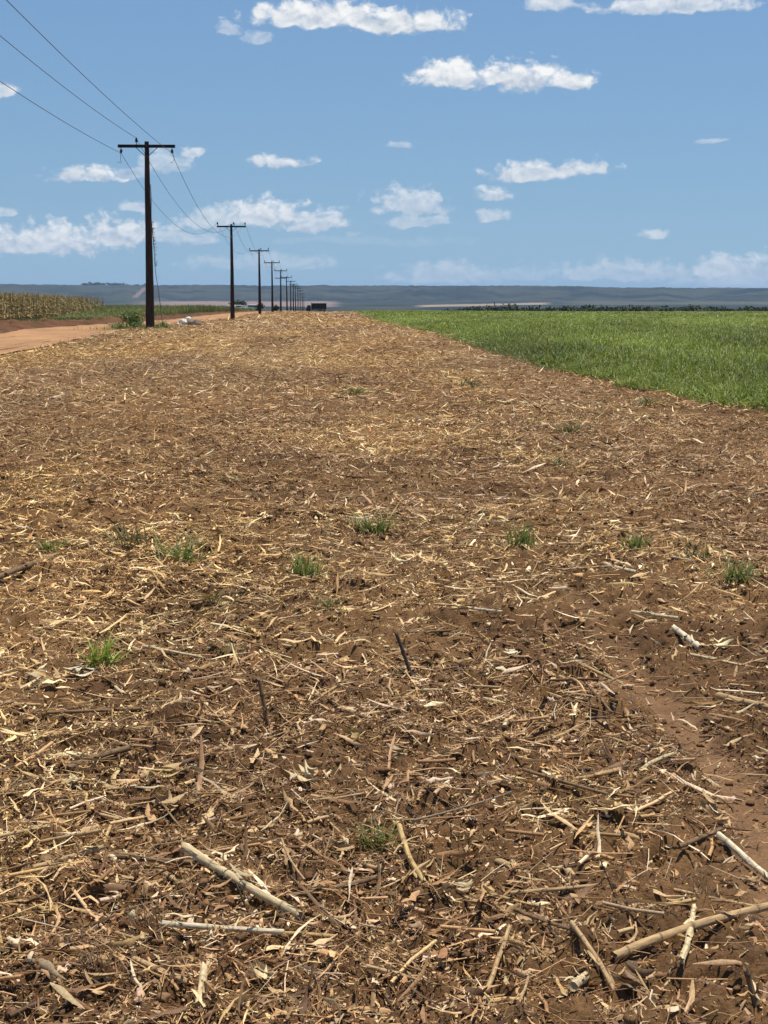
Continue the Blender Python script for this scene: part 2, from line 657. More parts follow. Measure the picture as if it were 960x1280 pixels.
def bm_path(bm, pts, r, k=5):
    """a tube along points"""
    pts = [Vector(p) for p in pts]
    rings = []
    for i, p in enumerate(pts):
        d = (pts[min(i + 1, len(pts) - 1)] - pts[max(i - 1, 0)]).normalized()
        ref = Vector((0, 0, 1)) if abs(d.z) < .9 else Vector((1, 0, 0))
        n = d.cross(ref).normalized(); u = n.cross(d)
        rr = r[i] if isinstance(r, (list, tuple)) else r
        rings.append([bm.verts.new(p + (n * math.cos(2 * math.pi * j / k) + u * math.sin(2 * math.pi * j / k)) * rr) for j in range(k)])
    for a, b in zip(rings[:-1], rings[1:]):
        for j in range(k):
            bm.faces.new((a[j], a[(j + 1) % k], b[(j + 1) % k], b[j]))
    bm.faces.new(rings[0][::-1]); bm.faces.new(rings[-1])


def bm_obj(name, bm, mat, parent=None, loc=None, smooth=False):
    me = bpy.data.meshes.new(name)
    bmesh.ops.recalc_face_normals(bm, faces=bm.faces)
    if smooth:
        for f in bm.faces: f.smooth = True
    bm.to_mesh(me); bm.free()
    return link(name, me, mat, parent, loc)


# ------------------------------------------------------------------ the ground: one sheet to the horizon
def geo(a, b, step):
    n = int(math.log(b / a) / step)
    return list(np.exp(np.linspace(math.log(a), math.log(b), n, endpoint=False)))


radii = np.array(geo(.3, 2.2, .05) + geo(2.2, 13, .0022) + geo(13, 60, .0045) + geo(60, 320, .009) + geo(320, 5000, .02) + geo(5000, 13500, .004) + geo(13500, 26000, .05) + [26000])
fine = np.linspace(-.36, .36, 640)
coarse_l = np.concatenate([np.linspace(-math.pi, -1, 30)[:-1], np.linspace(-1, -.36, 90)[:-1]])
coarse_r = np.concatenate([np.linspace(.36, 1, 90)[1:], np.linspace(1, math.pi, 30)[1:-1]])
azs = np.concatenate([coarse_l, fine, coarse_r])
RR, AA = np.meshgrid(radii, azs, indexing='ij')
gx, gy = (RR * np.sin(AA)).ravel(), (RR * np.cos(AA)).ravel()
gzv = z_full(gx, gy)
nr, na = RR.shape
idx = np.arange(nr * na).reshape(nr, na)
nx = np.roll(idx, -1, axis=1)
quads = np.stack([idx[:-1], idx[1:], nx[1:], nx[:-1]], -1).reshape(-1, 4)
V = np.stack([gx, gy, gzv], -1)
V = np.concatenate([V, [[0, 0, float(gzv[:na].mean())]]])
cen = len(V) - 1
tris = np.stack([idx[0], nx[0], np.full(na, cen)], -1)

# what grows or lies there, as the land's own colours
D_ = np.hypot(gx, gy)
AZ_ = np.arctan2(gx, gy)
s_ = gx - line_x(gy)
col = np.empty((len(gx), 3))
soil_a, soil_b = np.array([.080, .042, .020]), np.array([.172, .096, .043])
f1 = fbm(gx * 1.1, gy * 1.1, 201, 4)[:, None]
col[:] = soil_a + (soil_b - soil_a) * np.clip((f1 - .25) * 2, 0, 1)
strawy = sstep(D_, 9, 60)[:, None] * .62
pt = np.clip((fbm(gx * .5, gy * .12, 211, 4)[:, None] - .3) * 2.2, 0, 1)
col = col * (1 - strawy) + (np.array([.20, .112, .048]) * (1 - pt) + np.array([.32, .20, .085]) * pt) * strawy
tr = np.zeros(len(gx)); nm = D_ < 40
tr[nm] = track_mask(gx[nm], gy[nm])
col = col * (1 - tr[:, None]) + np.array([.175, .100, .052]) * tr[:, None]
# left of the road: grass land; right: soil under the crop
lg = sstep(-s_, 5.0, 5.8)[:, None] * (gy > 0)[:, None] * (D_ < 900)[:, None]
col = col * (1 - lg) + (np.array([.085, .085, .030]) * (.6 + .8 * f1)) * lg
rc = (sstep(gx - edge_x(gy), .1, .5) * (gy > -50))[:, None] * (D_ < 900)[:, None]
col = col * (1 - rc) + (np.array([.055, .075, .020]) * (.6 + .8 * f1)) * rc
far = sstep(D_, 380, 900)[:, None]
n3 = fbm(gx / 260, gy / 260, 221, 5)[:, None]
bush = np.clip((n3 - .35) * 3, 0, 1)
col = col * (1 - far) + (np.array([.011, .018, .012]) * bush + np.array([.046, .052, .028]) * (1 - bush)) * far
# the pale fields at the foot of the escarpment
pxu = CX + F_PX * np.tan(np.clip(AZ_, -1, 1))
pyu = HORIZON - F_PX * (gzv - CAM_H) / np.maximum(D_, 1)
wav = (fbm(AZ_ * 60, D_ / 500, 231, 3) - .5)
low = (D_ > 4500) & (D_ < 9500)
ml = low * sstep(pxu, 150, 230) * (1 - sstep(pxu + 20 * wav, 405, 432)) * (1 - sstep(np.abs(pyu + wav * 2.0 - 380.2), 2.4, 4.2))
c_r = 383.0 - (pxu - 515) / 165 * 3.6
mr = low * sstep(pxu, 512, 535) * (1 - sstep(pxu, 672, 692)) * (1 - sstep(np.abs(pyu + wav * .9 - c_r), .7, 1.9))
c_f = low * sstep(pxu, 690, 740) * (1 - sstep(np.abs(pyu - 379 + wav), 1.2, 2.4)) * .25
scar = (np.abs(pxu - (184 - (pyu - 361) * 1.1) + 2 * wav) < 3.2) * (pyu > 360) * (pyu < 372.5) * (D_ > 8500) * (D_ < 13000)
pale = np.array([.21, .15, .12])
for mm, cc in ((ml, pale), (mr, np.array([.27, .20, .14])), (c_f, np.array([.20, .20, .13])), (scar * .7, pale)):
    col = col * (1 - mm[:, None]) + cc * mm[:, None]
col = np.concatenate([col, [soil_b]])

Mg, t, b = principled('farm_ground', .95, .12)
a_ = node(t, 'ShaderNodeAttribute', attribute_name='tint')
nA = noise(t, 9, 6, .65)
nB = noise(t, 120, 5, .65)
g = (nA.ramp(.3, .7, .72, 1.25, 'LINEAR') * nB.ramp(.3, .7, .65, 1.35, 'LINEAR'))
cc = node(t, 'ShaderNodeCombineColor')
for i in range(3): t.links.new(g.o, cc.inputs[i])
t.links.new(mix_rgb(t, 1.0, a_.outputs['Color'], cc.outputs[0], 'MULTIPLY'), b.inputs['Base Color'])
bp = node(t, 'ShaderNodeBump'); bp.inputs['Strength'].default_value = .9; bp.inputs['Distance'].default_value = .006
t.links.new((nB + nA * .6).o, bp.inputs['Height']); t.links.new(bp.outputs[0], b.inputs['Normal'])
ground = link('ground', np_mesh('ground', V, quads, tris, col, True), Mg)
set_props(ground, kind='structure')
del V, quads, col, gx, gy, gzv, RR, AA, pxu, pyu, AZ_, D_, n3, bush

# ---- dirt road and the earth bank along its far side
ys = np.concatenate([np.arange(-20, 60, .35), np.arange(60, 140, .6), np.arange(140, 760, 2.5)])
ss = np.linspace(-5.3, -1.0, 15)
YY, S2 = np.meshgrid(ys, ss, indexing='ij')
edgew = (S2 - ss[0]) / (ss[-1] - ss[0])
wob_n = .55 * (fbm(YY * .35, YY * 0 + 3, 301, 3) - .5) * np.where(edgew > .5, 1, 1) * np.abs(edgew * 2 - 1) ** 2
XX = line_x(YY) + S2 + wob_n
ZZ = z_full(XX.ravel(), YY.ravel()).reshape(XX.shape) * 0 + z_large(XX, YY)
ZZ = ZZ + .03 - .05 * np.exp(-((S2 + 1.9) / .35) ** 2) - .05 * np.exp(-((S2 + 4.0) / .35) ** 2) + .05 * (fbm(XX * 1.2, YY * .5, 305, 3) - .5) + .02
P = np.stack([XX, YY, ZZ], -1)[None]
acc = Acc()
rf = fbm(XX * .9, YY * .35, 311, 4)[..., None]
acc.grid(P, (np.array([.34, .192, .096]) * (.72 + .5 * rf))[None])
M_road = mat_attr('orange_earth_road', .95, .1, 0, 5, .82, 1.15, bump=.5)
set_props(link('dirt_road', acc.mesh('dirt_road', True), M_road), kind='structure')

ys = np.concatenate([np.arange(-10, 36, .5), np.arange(36, 100, .10), np.arange(100, 150, .25), np.arange(150, 420, 1.0)])
ss = np.linspace(-8.3, -5.0, 34)
YY, S2 = np.meshgrid(ys, ss, indexing='ij')
XX = line_x(YY) + S2 + .9 * (fbm(YY * .25, YY * 0, 321, 3) - .5)
q = np.clip(1 - np.abs((S2 + 6.6) / 1.65) ** 2, 0, 1)
hh = (.08 + .30 * fbm(XX * .35, YY * .22, 323, 3)) * q + q * .30 * (fbm(XX * 2.2, YY * 2.2, 325, 4) - .45) + q * .14 * clods(XX, YY, .5, 329)
ZZ = z_large(XX, YY) + hh * np.interp(YY, [100, 300], [1, .55]) - .03
acc = Acc()
bf = fbm(XX * 1.5, YY * 1.5, 327, 4)[..., None]
acc.grid(np.stack([XX, YY, ZZ], -1)[None], (np.array([.115, .058, .031]) * (.45 + 1.0 * bf))[None])
set_props(link('earth_bank', acc.mesh('earth_bank', True), M_clod), kind='structure')

# ------------------------------------------------------------------ air
bm = bmesh.new()
bmesh.ops.create_cube(bm, size=1.0, matrix=Matrix.Translation((0, 11000, 150)) @ Matrix.Diagonal((54000, 76000, 560, 1)))
mh = bpy.data.materials.new('haze_air'); mh.use_nodes = True
th = mh.node_tree; th.nodes.clear()
pv = node(th, 'ShaderNodeVolumePrincipled')
pv.inputs['Color'].default_value = (.42, .62, 1.0, 1)
pv.inputs['Density'].default_value = HAZE_DENSITY
pv.inputs['Anisotropy'].default_value = 0.0
mo = node(th, 'ShaderNodeOutputMaterial')
th.links.new(pv.outputs[0], mo.inputs['Volume'])
hz = bm_obj('haze', bm, mh)
set_props(hz, kind='stuff')

# ------------------------------------------------------------------ straw and chaff left on the field
STRAW = [(.66, .475, .245), (.50, .325, .145), (.33, .195, .083), (.19, .105, .047), (.80, .66, .43), (.10, .055, .027), (.40, .29, .165)]
SW = [.17, .22, .23, .18, .055, .10, .045]


def scatter(d0, d1, dens):
    """points of the field between two distances, seen within a wedge"""
    half = .95 if d1 <= 7 else .7 if d1 <= 14 else .5 if d1 <= 20 else .38
    n = int(dens * half * (d1 * d1 - d0 * d0))
    d = np.sqrt(RNG.random(n) * (d1 * d1 - d0 * d0) + d0 * d0)
    a = (RNG.random(n) * 2 - 1) * half
    keep = (np.abs(a) < .34) | (RNG.random(n) < .4)          # thinner to either side
    d, a = d[keep], a[keep]
    x, y = d * np.sin(a), d * np.cos(a)
    s = x - line_x(y)
    keep = (s > -.75) & (x < edge_x(y) + .35)
    x, y, d = x[keep], y[keep], d[keep]
    tm = track_mask(x, y) if d0 < 40 else np.zeros(len(x))
    pd = .34 + 1.05 * np.clip((fbm(x * .9, y * .9, 401, 5, .6) - .32) * 2.6, 0, 1)
    pd = pd * (1 - .38 * sstep(x, -.2, 1.3) * (1 - sstep(d, 6, 12)))          # barer towards the wheel track
    keep = RNG.random(len(x)) < pd * (1 - .76 * tm)
    return x[keep], y[keep], d[keep]


def patch_tint(x, y, c):
    """paler and yellower drifts of straw, greyer ones elsewhere: the litter's own colour"""
    k = fbm(x * .60, y * .24, 431, 5, .58)[:, None]          # drifts drawn out along the rows
    d = np.hypot(x, y)
    g = np.clip((fbm(x * .34 + 3.1, y * .07, 441, 4)[:, None] - .38) * 3.2, 0, 1) * sstep(d, 4, 12)[:, None]
    c = c * (1 + g * np.array([.14, .08, -.10]))
    return c * (.50 + 1.02 * k) * np.where(k > .52, np.array([1.03, 1.01, .95]), np.array([1.02, .96, .96]))


acc = Acc()
bands = [  # d0, d1, chaff, strips, thin straws per square metre, size, segments
    (1.9, 5.5, 11000, 420, 560, 1.0, 3, 3),
    (5.5, 10, 6500, 420, 420, 1.0, 2, 3),
    (10, 20, 3200, 380, 320, 1.1, 2, 2),
    (20, 42, 820, 170, 110, 1.5, 1, 2),
    (42, 95, 150, 34, 14, 2.4, 1, 2),
    (95, 300, 12, 3.0, .8, 5.0, 1, 2),
]
for (d0, d1, nc, nst, nth, k, S, A) in bands:
    x, y, d = scatter(d0, d1, nc)
    N = len(x)
    L = (.006 + .038 * RNG.random(N) ** 3.0) * k
    W = np.minimum(L * .8, (.0018 + .009 * RNG.random(N) ** 2.2) * k)
    z = z_full(x, y) + (.001 + .010 * RNG.random(N)) * min(k, 2.5)
    strips(acc, np.stack([x, y, z], -1), RNG.random(N) * 6.283, L, W, patch_tint(x, y, palette(N, STRAW, SW)), 2 if S > 2 else S, 2,
           curl=(RNG.random(N) - .45) * .25, tilt=RNG.normal(0, .45, N), roll=RNG.normal(0, .75, N), bend=RNG.normal(0, .10, N), point=.45, torn=.5)
    x, y, d = scatter(d0, d1, nst)
    N = len(x)
    L = (.030 + .19 * RNG.random(N) ** 2.8) * k
    W = (.004 + .013 * RNG.random(N) ** 1.7) * k
    z = z_full(x, y) + (.006 + .026 * RNG.random(N)) * min(k, 2.5)
    strips(acc, np.stack([x, y, z], -1), RNG.random(N) * 6.283, L, W, patch_tint(x, y, palette(N, STRAW, [.22, .22, .18, .13, .14, .08, .03])), S + 2 if S > 1 else 2, A,
           curl=(RNG.random(N) - .4) * .16, tilt=RNG.normal(0, .28, N), roll=RNG.normal(0, .75, N), bend=RNG.normal(0, .06, N),
           twist=RNG.normal(0, .9, N), point=.7, torn=.55)
    x, y, d = scatter(d0, d1, nth)
    N = len(x)
    L = (.04 + .17 * RNG.random(N) ** 2) * k
    r = (.0007 + .0019 * RNG.random(N) ** 2.5) * k
    z = z_full(x, y) + (.006 + .022 * RNG.random(N)) * min(k, 2.5)
    straws(acc, np.stack([x, y, z], -1), RNG.random(N) * 6.283, L, r, patch_tint(x, y, palette(N, STRAW, SW)), 3, 2,
           tilt=RNG.normal(0, .16, N), bend=RNG.normal(0, .08, N))
    # stubs of stalk too small to tell apart
    x, y, d = scatter(d0, d1, nth * .10)
    N = len(x)
    L = (.04 + .16 * RNG.random(N) ** 2) * k
    r = (.0024 + .0034 * RNG.random(N)) * k
    z = z_full(x, y) + r + .008
    straws(acc, np.stack([x, y, z], -1), RNG.random(N) * 6.283, L, r, patch_tint(x, y, palette(N, STRAW, SW)), 6, 2,
           tilt=RNG.normal(0, .12, N), bend=RNG.normal(0, .05, N))
set_props(link('straw_litter', acc.mesh('straw_litter'), M_straw), kind='stuff')
NSTRAW = acc.n
del acc

# ---- loose clods of earth
ico = bmesh.new()
bmesh.ops.create_icosphere(ico, subdivisions=2, radius=1.0)
ico.verts.ensure_lookup_table()
IV = np.array([v.co[:] for v in ico.verts]); IF = np.array([[v.index for v in f.verts] for f in ico.faces])
ico.free()
CV, CT, CC, cn = [], [], [], 0
for (d0, d1, dens, k) in ((1.9, 7, 1500, 1.0), (7, 14, 300, 1.25), (14, 30, 24, 1.8)):
    x, y, d = scatter(d0, d1, dens)
    keep = RNG.random(len(x)) < np.clip((fbm(x * 1.5, y * 1.5, 451, 3) - .3) * 3, .1, 1)
    x, y = x[keep], y[keep]
    N = len(x)
    sz = (.003 + .0125 * RNG.random(N) ** 3.5) * k
    sc3 = sz[:, None] * (.7 + .6 * RNG.random((N, 3))) * np.array([1, 1, .72])
    off = RNG.random((N, 1, 3)) * 50
    w = IV[None] + off
    rr = 1 + .16 * RNG.normal(0, 1, (N, len(IV))) + .9 * (vnoise(w[..., 0] * 1.6 + w[..., 2], w[..., 1] * 1.6, 5) - .5) + .85 * (vnoise(w[..., 0] * 3.7, w[..., 1] * 3.7 + w[..., 2] * 2.9, 6) - .5)
    P = IV[None] * rr[..., None] * sc3[:, None, :]
    a = RNG.random(N) * 6.283
    ca, sa = np.cos(a)[:, None], np.sin(a)[:, None]
    P = np.stack([P[..., 0] * ca - P[..., 1] * sa, P[..., 0] * sa + P[..., 1] * ca, P[..., 2]], -1)
    P = P + np.stack([x, y, z_full(x, y) + sz * .25], -1)[:, None, :]
    CV.append(P.reshape(-1, 3))
    CT.append((IF[None] + (np.arange(N) * len(IV))[:, None, None] + cn).reshape(-1, 3))
    c = palette(N, [(.11, .060, .030), (.145, .082, .041), (.18, .105, .054)], [1, 1.2, .7])
    CC.append(np.repeat(c, len(IV), 0))
    cn += N * len(IV)
set_props(link('soil_clods', np_mesh('soil_clods', np.concatenate(CV), None, np.concatenate(CT), np.concatenate(CC), False), M_clod), kind='stuff')
del CV, CT, CC


# ------------------------------------------------------------------ corn stalks that can be told apart
def stalk_mesh(L, r, bend, tone, rng, taper=.85, frayed=True, sheath=True):
    """a broken length of corn stalk along x, resting height r: joints, ragged ends, strips of sheath"""
    acc = Acc()
    K = 10
    xs, rs, dk = [], [], []
    gap = r * rng.uniform(9, 13)
    nxt = rng.uniform(.3, .9) * gap
    n = max(8, int(L / (r * 1.1)))
    base = np.linspace(0, L, n)
    joints = []
    while nxt < L * .97:
        joints.append(nxt); nxt += gap * rng.uniform(.8, 1.2)
    pts = sorted(list(base) + [j + o for j in joints for o in (-.35 * r, 0, .3 * r)])
    for q in pts:
        rr = r * (1 - (1 - taper) * q / L)
        dd = 1.0
        for j in joints:
            e = abs(q - j) / r
            if e < .2: rr *= 1.16; dd = .42
            elif e < .5: rr *= 1.05; dd = .8
        xs.append(q); rs.append(rr); dk.append(dd)
    xs, rs, dk = np.array(xs), np.array(rs), np.array(dk)
    k = np.arange(K) * 2 * math.pi / K
    cenx = xs - L / 2
    ceny = bend * L * ((2 * xs / L - 1) ** 2 - .33) + .12 * r * np.sin(xs / r * .35 + rng.uniform(0, 6))
    groove = 1 - .13 * np.cos(2 * k + 1.0)
    ragx = np.zeros((len(xs), K))
    if frayed:
        ragx[0] = -r * rng.random(K) * 1.6
        ragx[-1] = r * rng.random(K) * 1.8
    P = np.stack([np.broadcast_to(cenx[:, None], (len(xs), K)) + ragx,
                  ceny[:, None] + rs[:, None] * groove * np.cos(k),
                  .0 + rs[:, None] * groove * np.sin(k)], -1)
    streak = 1 + .28 * (rng.random(K)[None, :] - .5) + .10 * (rng.random((len(xs), K)) - .5)
    C = np.array(tone)[None, None, :] * dk[:, None, None] * streak[..., None]
    acc.grid(P[None], C[None], wrap=True)
    # pith at both ends
    for e in (0, -1):
        inner = np.stack([P[e], np.repeat((P[e].mean(0) + np.array([.35 * r if e == 0 else -.35 * r, 0, 0]))[None], K, 0)], 0)
        acc.grid(inner[None], np.broadcast_to(np.array(tone) * .75, (1, 2, K, 3)), wrap=True)
    if sheath:
        m = int(rng.integers(2, 5))
        p = np.stack([rng.uniform(-.45, .45, m) * L, rng.normal(0, r * .7, m), r * rng.uniform(.3, 1.2, m)], -1)
        tmp = np.array([tone]) * rng.uniform(.7, 1.15, (m, 1))
        strips(acc, p, rng.normal(0, .3, m), rng.uniform(3, 8, m) * r, rng.uniform(.7, 1.6, m) * r, tmp, 4, 3,
               curl=rng.uniform(-.1, .3, m), roll=rng.normal(0, .5, m), twist=rng.normal(0, .5, m))
    return acc.mesh('corn_stalk', False)


TONES = {'pale': (.60, .47, .27), 'white': (.66, .56, .38), 'tan': (.46, .31, .155), 'yellow': (.52, .36, .15), 'brown': (.21, .13, .066),
         'grey': (.22, .17, .115), 'dark': (.11, .078, .052)}
rs_ = np.random.default_rng(5)
# x1, y1, x2, y2, thickness (photograph pixels), tone, bend, label
LYING = [
    (232, 1114, 371, 1167, 13, 'pale', .02, 'thick pale jointed corn stalk slanting down right, lower left of the field'),
    (204, 1193, 352, 1198, 8, 'white', .01, 'straight whitish stalk lying level just below the thick pale stalk'),
    (768, 1217, 958, 1165, 13, 'tan', -.04, 'long bowed tan corn stalk lying at the lower right corner'),
    (845, 1121, 962, 1145, 5, 'tan', .02, 'long thin tan stalk above the bowed stalk, at the right edge'),
    (898, 1064, 962, 1096, 10, 'white', .0, 'split white stalk beside the bare wheel track at the right edge'),
    (640, 1142, 745, 1143, 6, 'tan', .01, 'thin level tan stalk right of centre, ending near a dark twig'),
    (806, 1145, 868, 1148, 7, 'yellow', .0, 'short yellowish stalk lying level above the crossing stalks'),
    (642, 1166, 716, 1206, 6, 'brown', .03, 'thin brown stalk slanting down right, left of the bowed stalk'),
    (716, 1204, 768, 1243, 8, 'tan', -.03, 'tan stalk end continuing the slant toward the bowed stalk'),
    (716, 1281, 733, 1230, 14, 'pale', .0, 'pale split stalk end pointing up from the bottom edge'),
    (583, 1132, 642, 1167, 6, 'tan', .02, 'tan stalk slanting right beside its thinner twin, lower centre'),
    (596, 1126, 690, 1160, 4, 'yellow', .01, 'thin yellowish twin stalk slanting right, lower centre'),
    (600, 1262, 637, 1196, 8, 'tan', .0, 'tan stalk leaning steeply up right near the bottom centre'),
    (497, 1084, 526, 1124, 9, 'yellow', .04, 'short ringed yellow stalk beside the small green tuft, lower centre'),
    (44, 1109, 131, 1103, 8, 'tan', .01, 'tan stalk lying level near the left edge, above the thick pale stalk'),
    (150, 1104, 262, 1099, 7, 'brown', .02, 'brown stalk lying level over the upper end of the thick pale stalk'),
    (170, 1231, 232, 1263, 9, 'tan', .0, 'short tan stalk slanting right near the bottom left'),
    (250, 1284, 256, 1252, 14, 'pale', .0, 'stubby pale stalk end at the bottom edge, lower left'),
    (711, 994, 784, 978, 7, 'tan', .0, 'tan stalk lower left of the crossing pair, middle right'),
    (796, 980, 840, 958, 6, 'pale', -.06, 'pale bent stalk forming the right arm of the pair, middle right'),
    (655, 993, 758, 1016, 5, 'brown', .01, 'thin brown stalk under the crossing pair, middle right'),
    (662, 952, 728, 914, 5, 'tan', .05, 'thin bent tan stalk above the crossing pair'),
    (898, 880, 964, 894, 9, 'tan', .0, 'thick tan stalk beside the bare wheel track at the right edge'),
    (862, 838, 940, 842, 4, 'pale', .01, 'thin pale stalk lying level right of the wheel track'),
    (790, 786, 845, 793, 5, 'pale', .02, 'thin pale stalk with a thicker white stub at its right end'),
    (842, 806, 873, 826, 9, 'white', .0, 'thick white stub slanting down beside the bare wheel track'),
    (550, 765, 626, 786, 4, 'white', .01, 'thin whitish stalk in mid field, above the dark upright stub'),
    (700, 694, 752, 696, 4, 'tan', .0, 'thin tan stalk at the far end of the bare wheel track'),
    (754, 720, 792, 741, 6, 'pale', .03, 'short pale stalk slanting down right of the wheel track'),
    (722, 842, 788, 862, 5, 'tan', .02, 'thin tan stalk left of the bare wheel track'),
    (180, 828, 252, 838, 4, 'pale', .0, 'thin pale stalk right of the bright green tuft at left'),
    (-4, 740, 62, 714, 8, 'brown', -.02, 'thick brown stalk at the left edge in mid field'),
    (528, 977, 602, 936, 4, 'tan', .03, 'thin tan stalk rising right, centre of the foreground'),
    (362, 1138, 470, 1120, 8, 'brown', .04, 'curved brown stalk right of the thick pale stalk end'),
    (60, 908, 178, 893, 5, 'brown', .01, 'thin brown stalk lying level at the left, below the green tuft'),
    (88, 975, 160, 962, 10, 'brown', -.05, 'broad brown stalk with split sheath, left foreground'),
    (850, 1080, 900, 1055, 7, 'brown', .0, 'brown stalk left of the split white stalk'),
    (700, 855, 745, 880, 4, 'yellow', .0, 'thin yellow straw stalk left of the wheel track'),
    (520, 1060, 640, 1030, 3, 'grey', .03, 'very thin grey stalk right of the small green tuft'),
    (853, 1234, 868, 1161, 10, 'pale', .01, 'pale stalk pointing away across the bowed stalk, lower right'),
    (460, 1247, 530, 1252, 6, 'tan', .02, 'tan stalk lying level near the bottom centre'),
]
for (x1, y1, x2, y2, th, tone, bend, label) in LYING:
    a, bpt = at(x1, y1), at(x2, y2)
    mid = (a + bpt) / 2
    dist = (mid - cam.location).length
    rad = max(.0018, th / F_PX * dist * .5 * .80)
    me = stalk_mesh((bpt - a).length, rad, bend, TONES[tone], rs_)
    # lie on the highest clods under the stalk
    f = np.linspace(.08, .92, 9)
    top = z_full(a.x + (bpt.x - a.x) * f, a.y + (bpt.y - a.y) * f)
    cz = np.polyfit(f, top, 1)
    lift = max(0, float(np.max(top - np.polyval(cz, f)))) * .8
    za, zb = float(np.polyval(cz, 0)), float(np.polyval(cz, 1))
    d = Vector((bpt.x - a.x, bpt.y - a.y, zb - za))
    o = link('corn_stalk', me, M_stalk, loc=(mid.x, mid.y, (za + zb) / 2 + rad * .85 + lift + .008))
    o.rotation_mode = 'QUATERNION'
    o.rotation_quaternion = d.to_track_quat('X', 'Z')
    set_props(o, label, 'corn stalk', 'corn stalks lying on the field')

UPRIGHT = [
    (517, 852, 499, 798, 9, 'dark', .05, 'dark grey stalk stub standing upright in mid field'),
    (336, 908, 326, 850, 11, 'brown', .02, 'frayed brown stalk stub standing left of centre'),
    (948, 1275, 938, 1235, 13, 'brown', .0, 'brown broken stalk stub standing at the bottom right corner'),
    (318, 1160, 300, 1120, 5, 'dark', .0, 'dark twig stub standing behind the thick pale stalk'),
    (775, 1165, 755, 1112, 3, 'dark', .04, 'thin dark twig standing left of the short yellowish stalk'),
    (458, 990, 459, 955, 2, 'grey', .0, 'thin grey twig standing upright in the centre foreground'),
]
for (x1, y1, x2, y2, th, tone, bend, label) in UPRIGHT:
    a = at(x1, y1)
    dist = (a - cam.location).length
    h = (y1 - y2) / F_PX * dist * 1.02
    lean = (x2 - x1) / F_PX * dist
    rad = max(.0016, th / F_PX * dist * .5 * .62)
    d = Vector((lean, h * .18, h))
    me = stalk_mesh(d.length + .04, rad, bend, TONES[tone], rs_)
    o = link('corn_stalk', me, M_stalk, loc=a + d * .5 - Vector((0, 0, .02)))
    o.rotation_mode = 'QUATERNION'
    o.rotation_quaternion = d.to_track_quat('X', 'Z')
    set_props(o, label, 'corn stalk', 'corn stalk stubs standing in the field')

protos = [stalk_mesh(L, r, bd, TONES[tn], rs_) for (L, r, bd, tn) in (
    (.20, .0048, .03, 'tan'), (.14, .0058, .0, 'brown'), (.26, .0044, -.03, 'tan'), (.11, .0066, .0, 'pale'),
    (.17, .0040, .05, 'yellow'), (.22, .0050, .02, 'brown'), (.09, .0072, .0, 'tan'), (.15, .0044, .0, 'tan'))]
small = None
k = 0
while k < 112:
    d = math.sqrt(random.uniform(2.6 ** 2, 11.5 ** 2))
    d = random.choice((d, random.uniform(2.7, 7)))
    a = random.uniform(-.30, .30)
    x, y = d * math.sin(a), d * math.cos(a)
    if track_mask(np.array([x]), np.array([y]))[0] > .3 or x > edge_x(y) - .1: continue
    me = random.choice(protos)
    if small is None:
        o = small = link('corn_stalk', me, M_stalk)
        set_props(o, 'short loose piece of dry corn stalk among the straw litter', 'corn stalk', 'short loose corn stalk pieces')
    else:
        if not me.materials: me.materials.append(M_stalk)
        o = small.copy(); o.data = me; COL.objects.link(o)
    o.location = (x, y, gz(x, y) + .010)
    o.rotation_euler = (random.uniform(0, 6.28), random.gauss(0, .13), random.uniform(0, 6.28))
    o.scale = [random.uniform(.75, 1.25)] * 3
    k += 1


# ------------------------------------------------------------------ husks and torn leaves that catch the light
def husk_mesh(rng, tone, size):
    acc = Acc()
    m = int(rng.integers(7, 12))
    p = np.stack([rng.normal(0, size * .10, m), rng.normal(0, size * .18, m), rng.uniform(.0, size * .22, m)], -1)
    strips(acc, p, rng.normal(0, .35, m), rng.uniform(.3, .85, m) * size, rng.uniform(.08, .22, m) * size,
           np.array([tone]) * rng.uniform(.7, 1.15, (m, 1)), 7, 3, curl=rng.uniform(.0, .22, m), tilt=rng.normal(0, .2, m), roll=rng.normal(0, .8, m), twist=rng.normal(0, .6, m), point=.9)
    return acc.mesh('corn_husk')


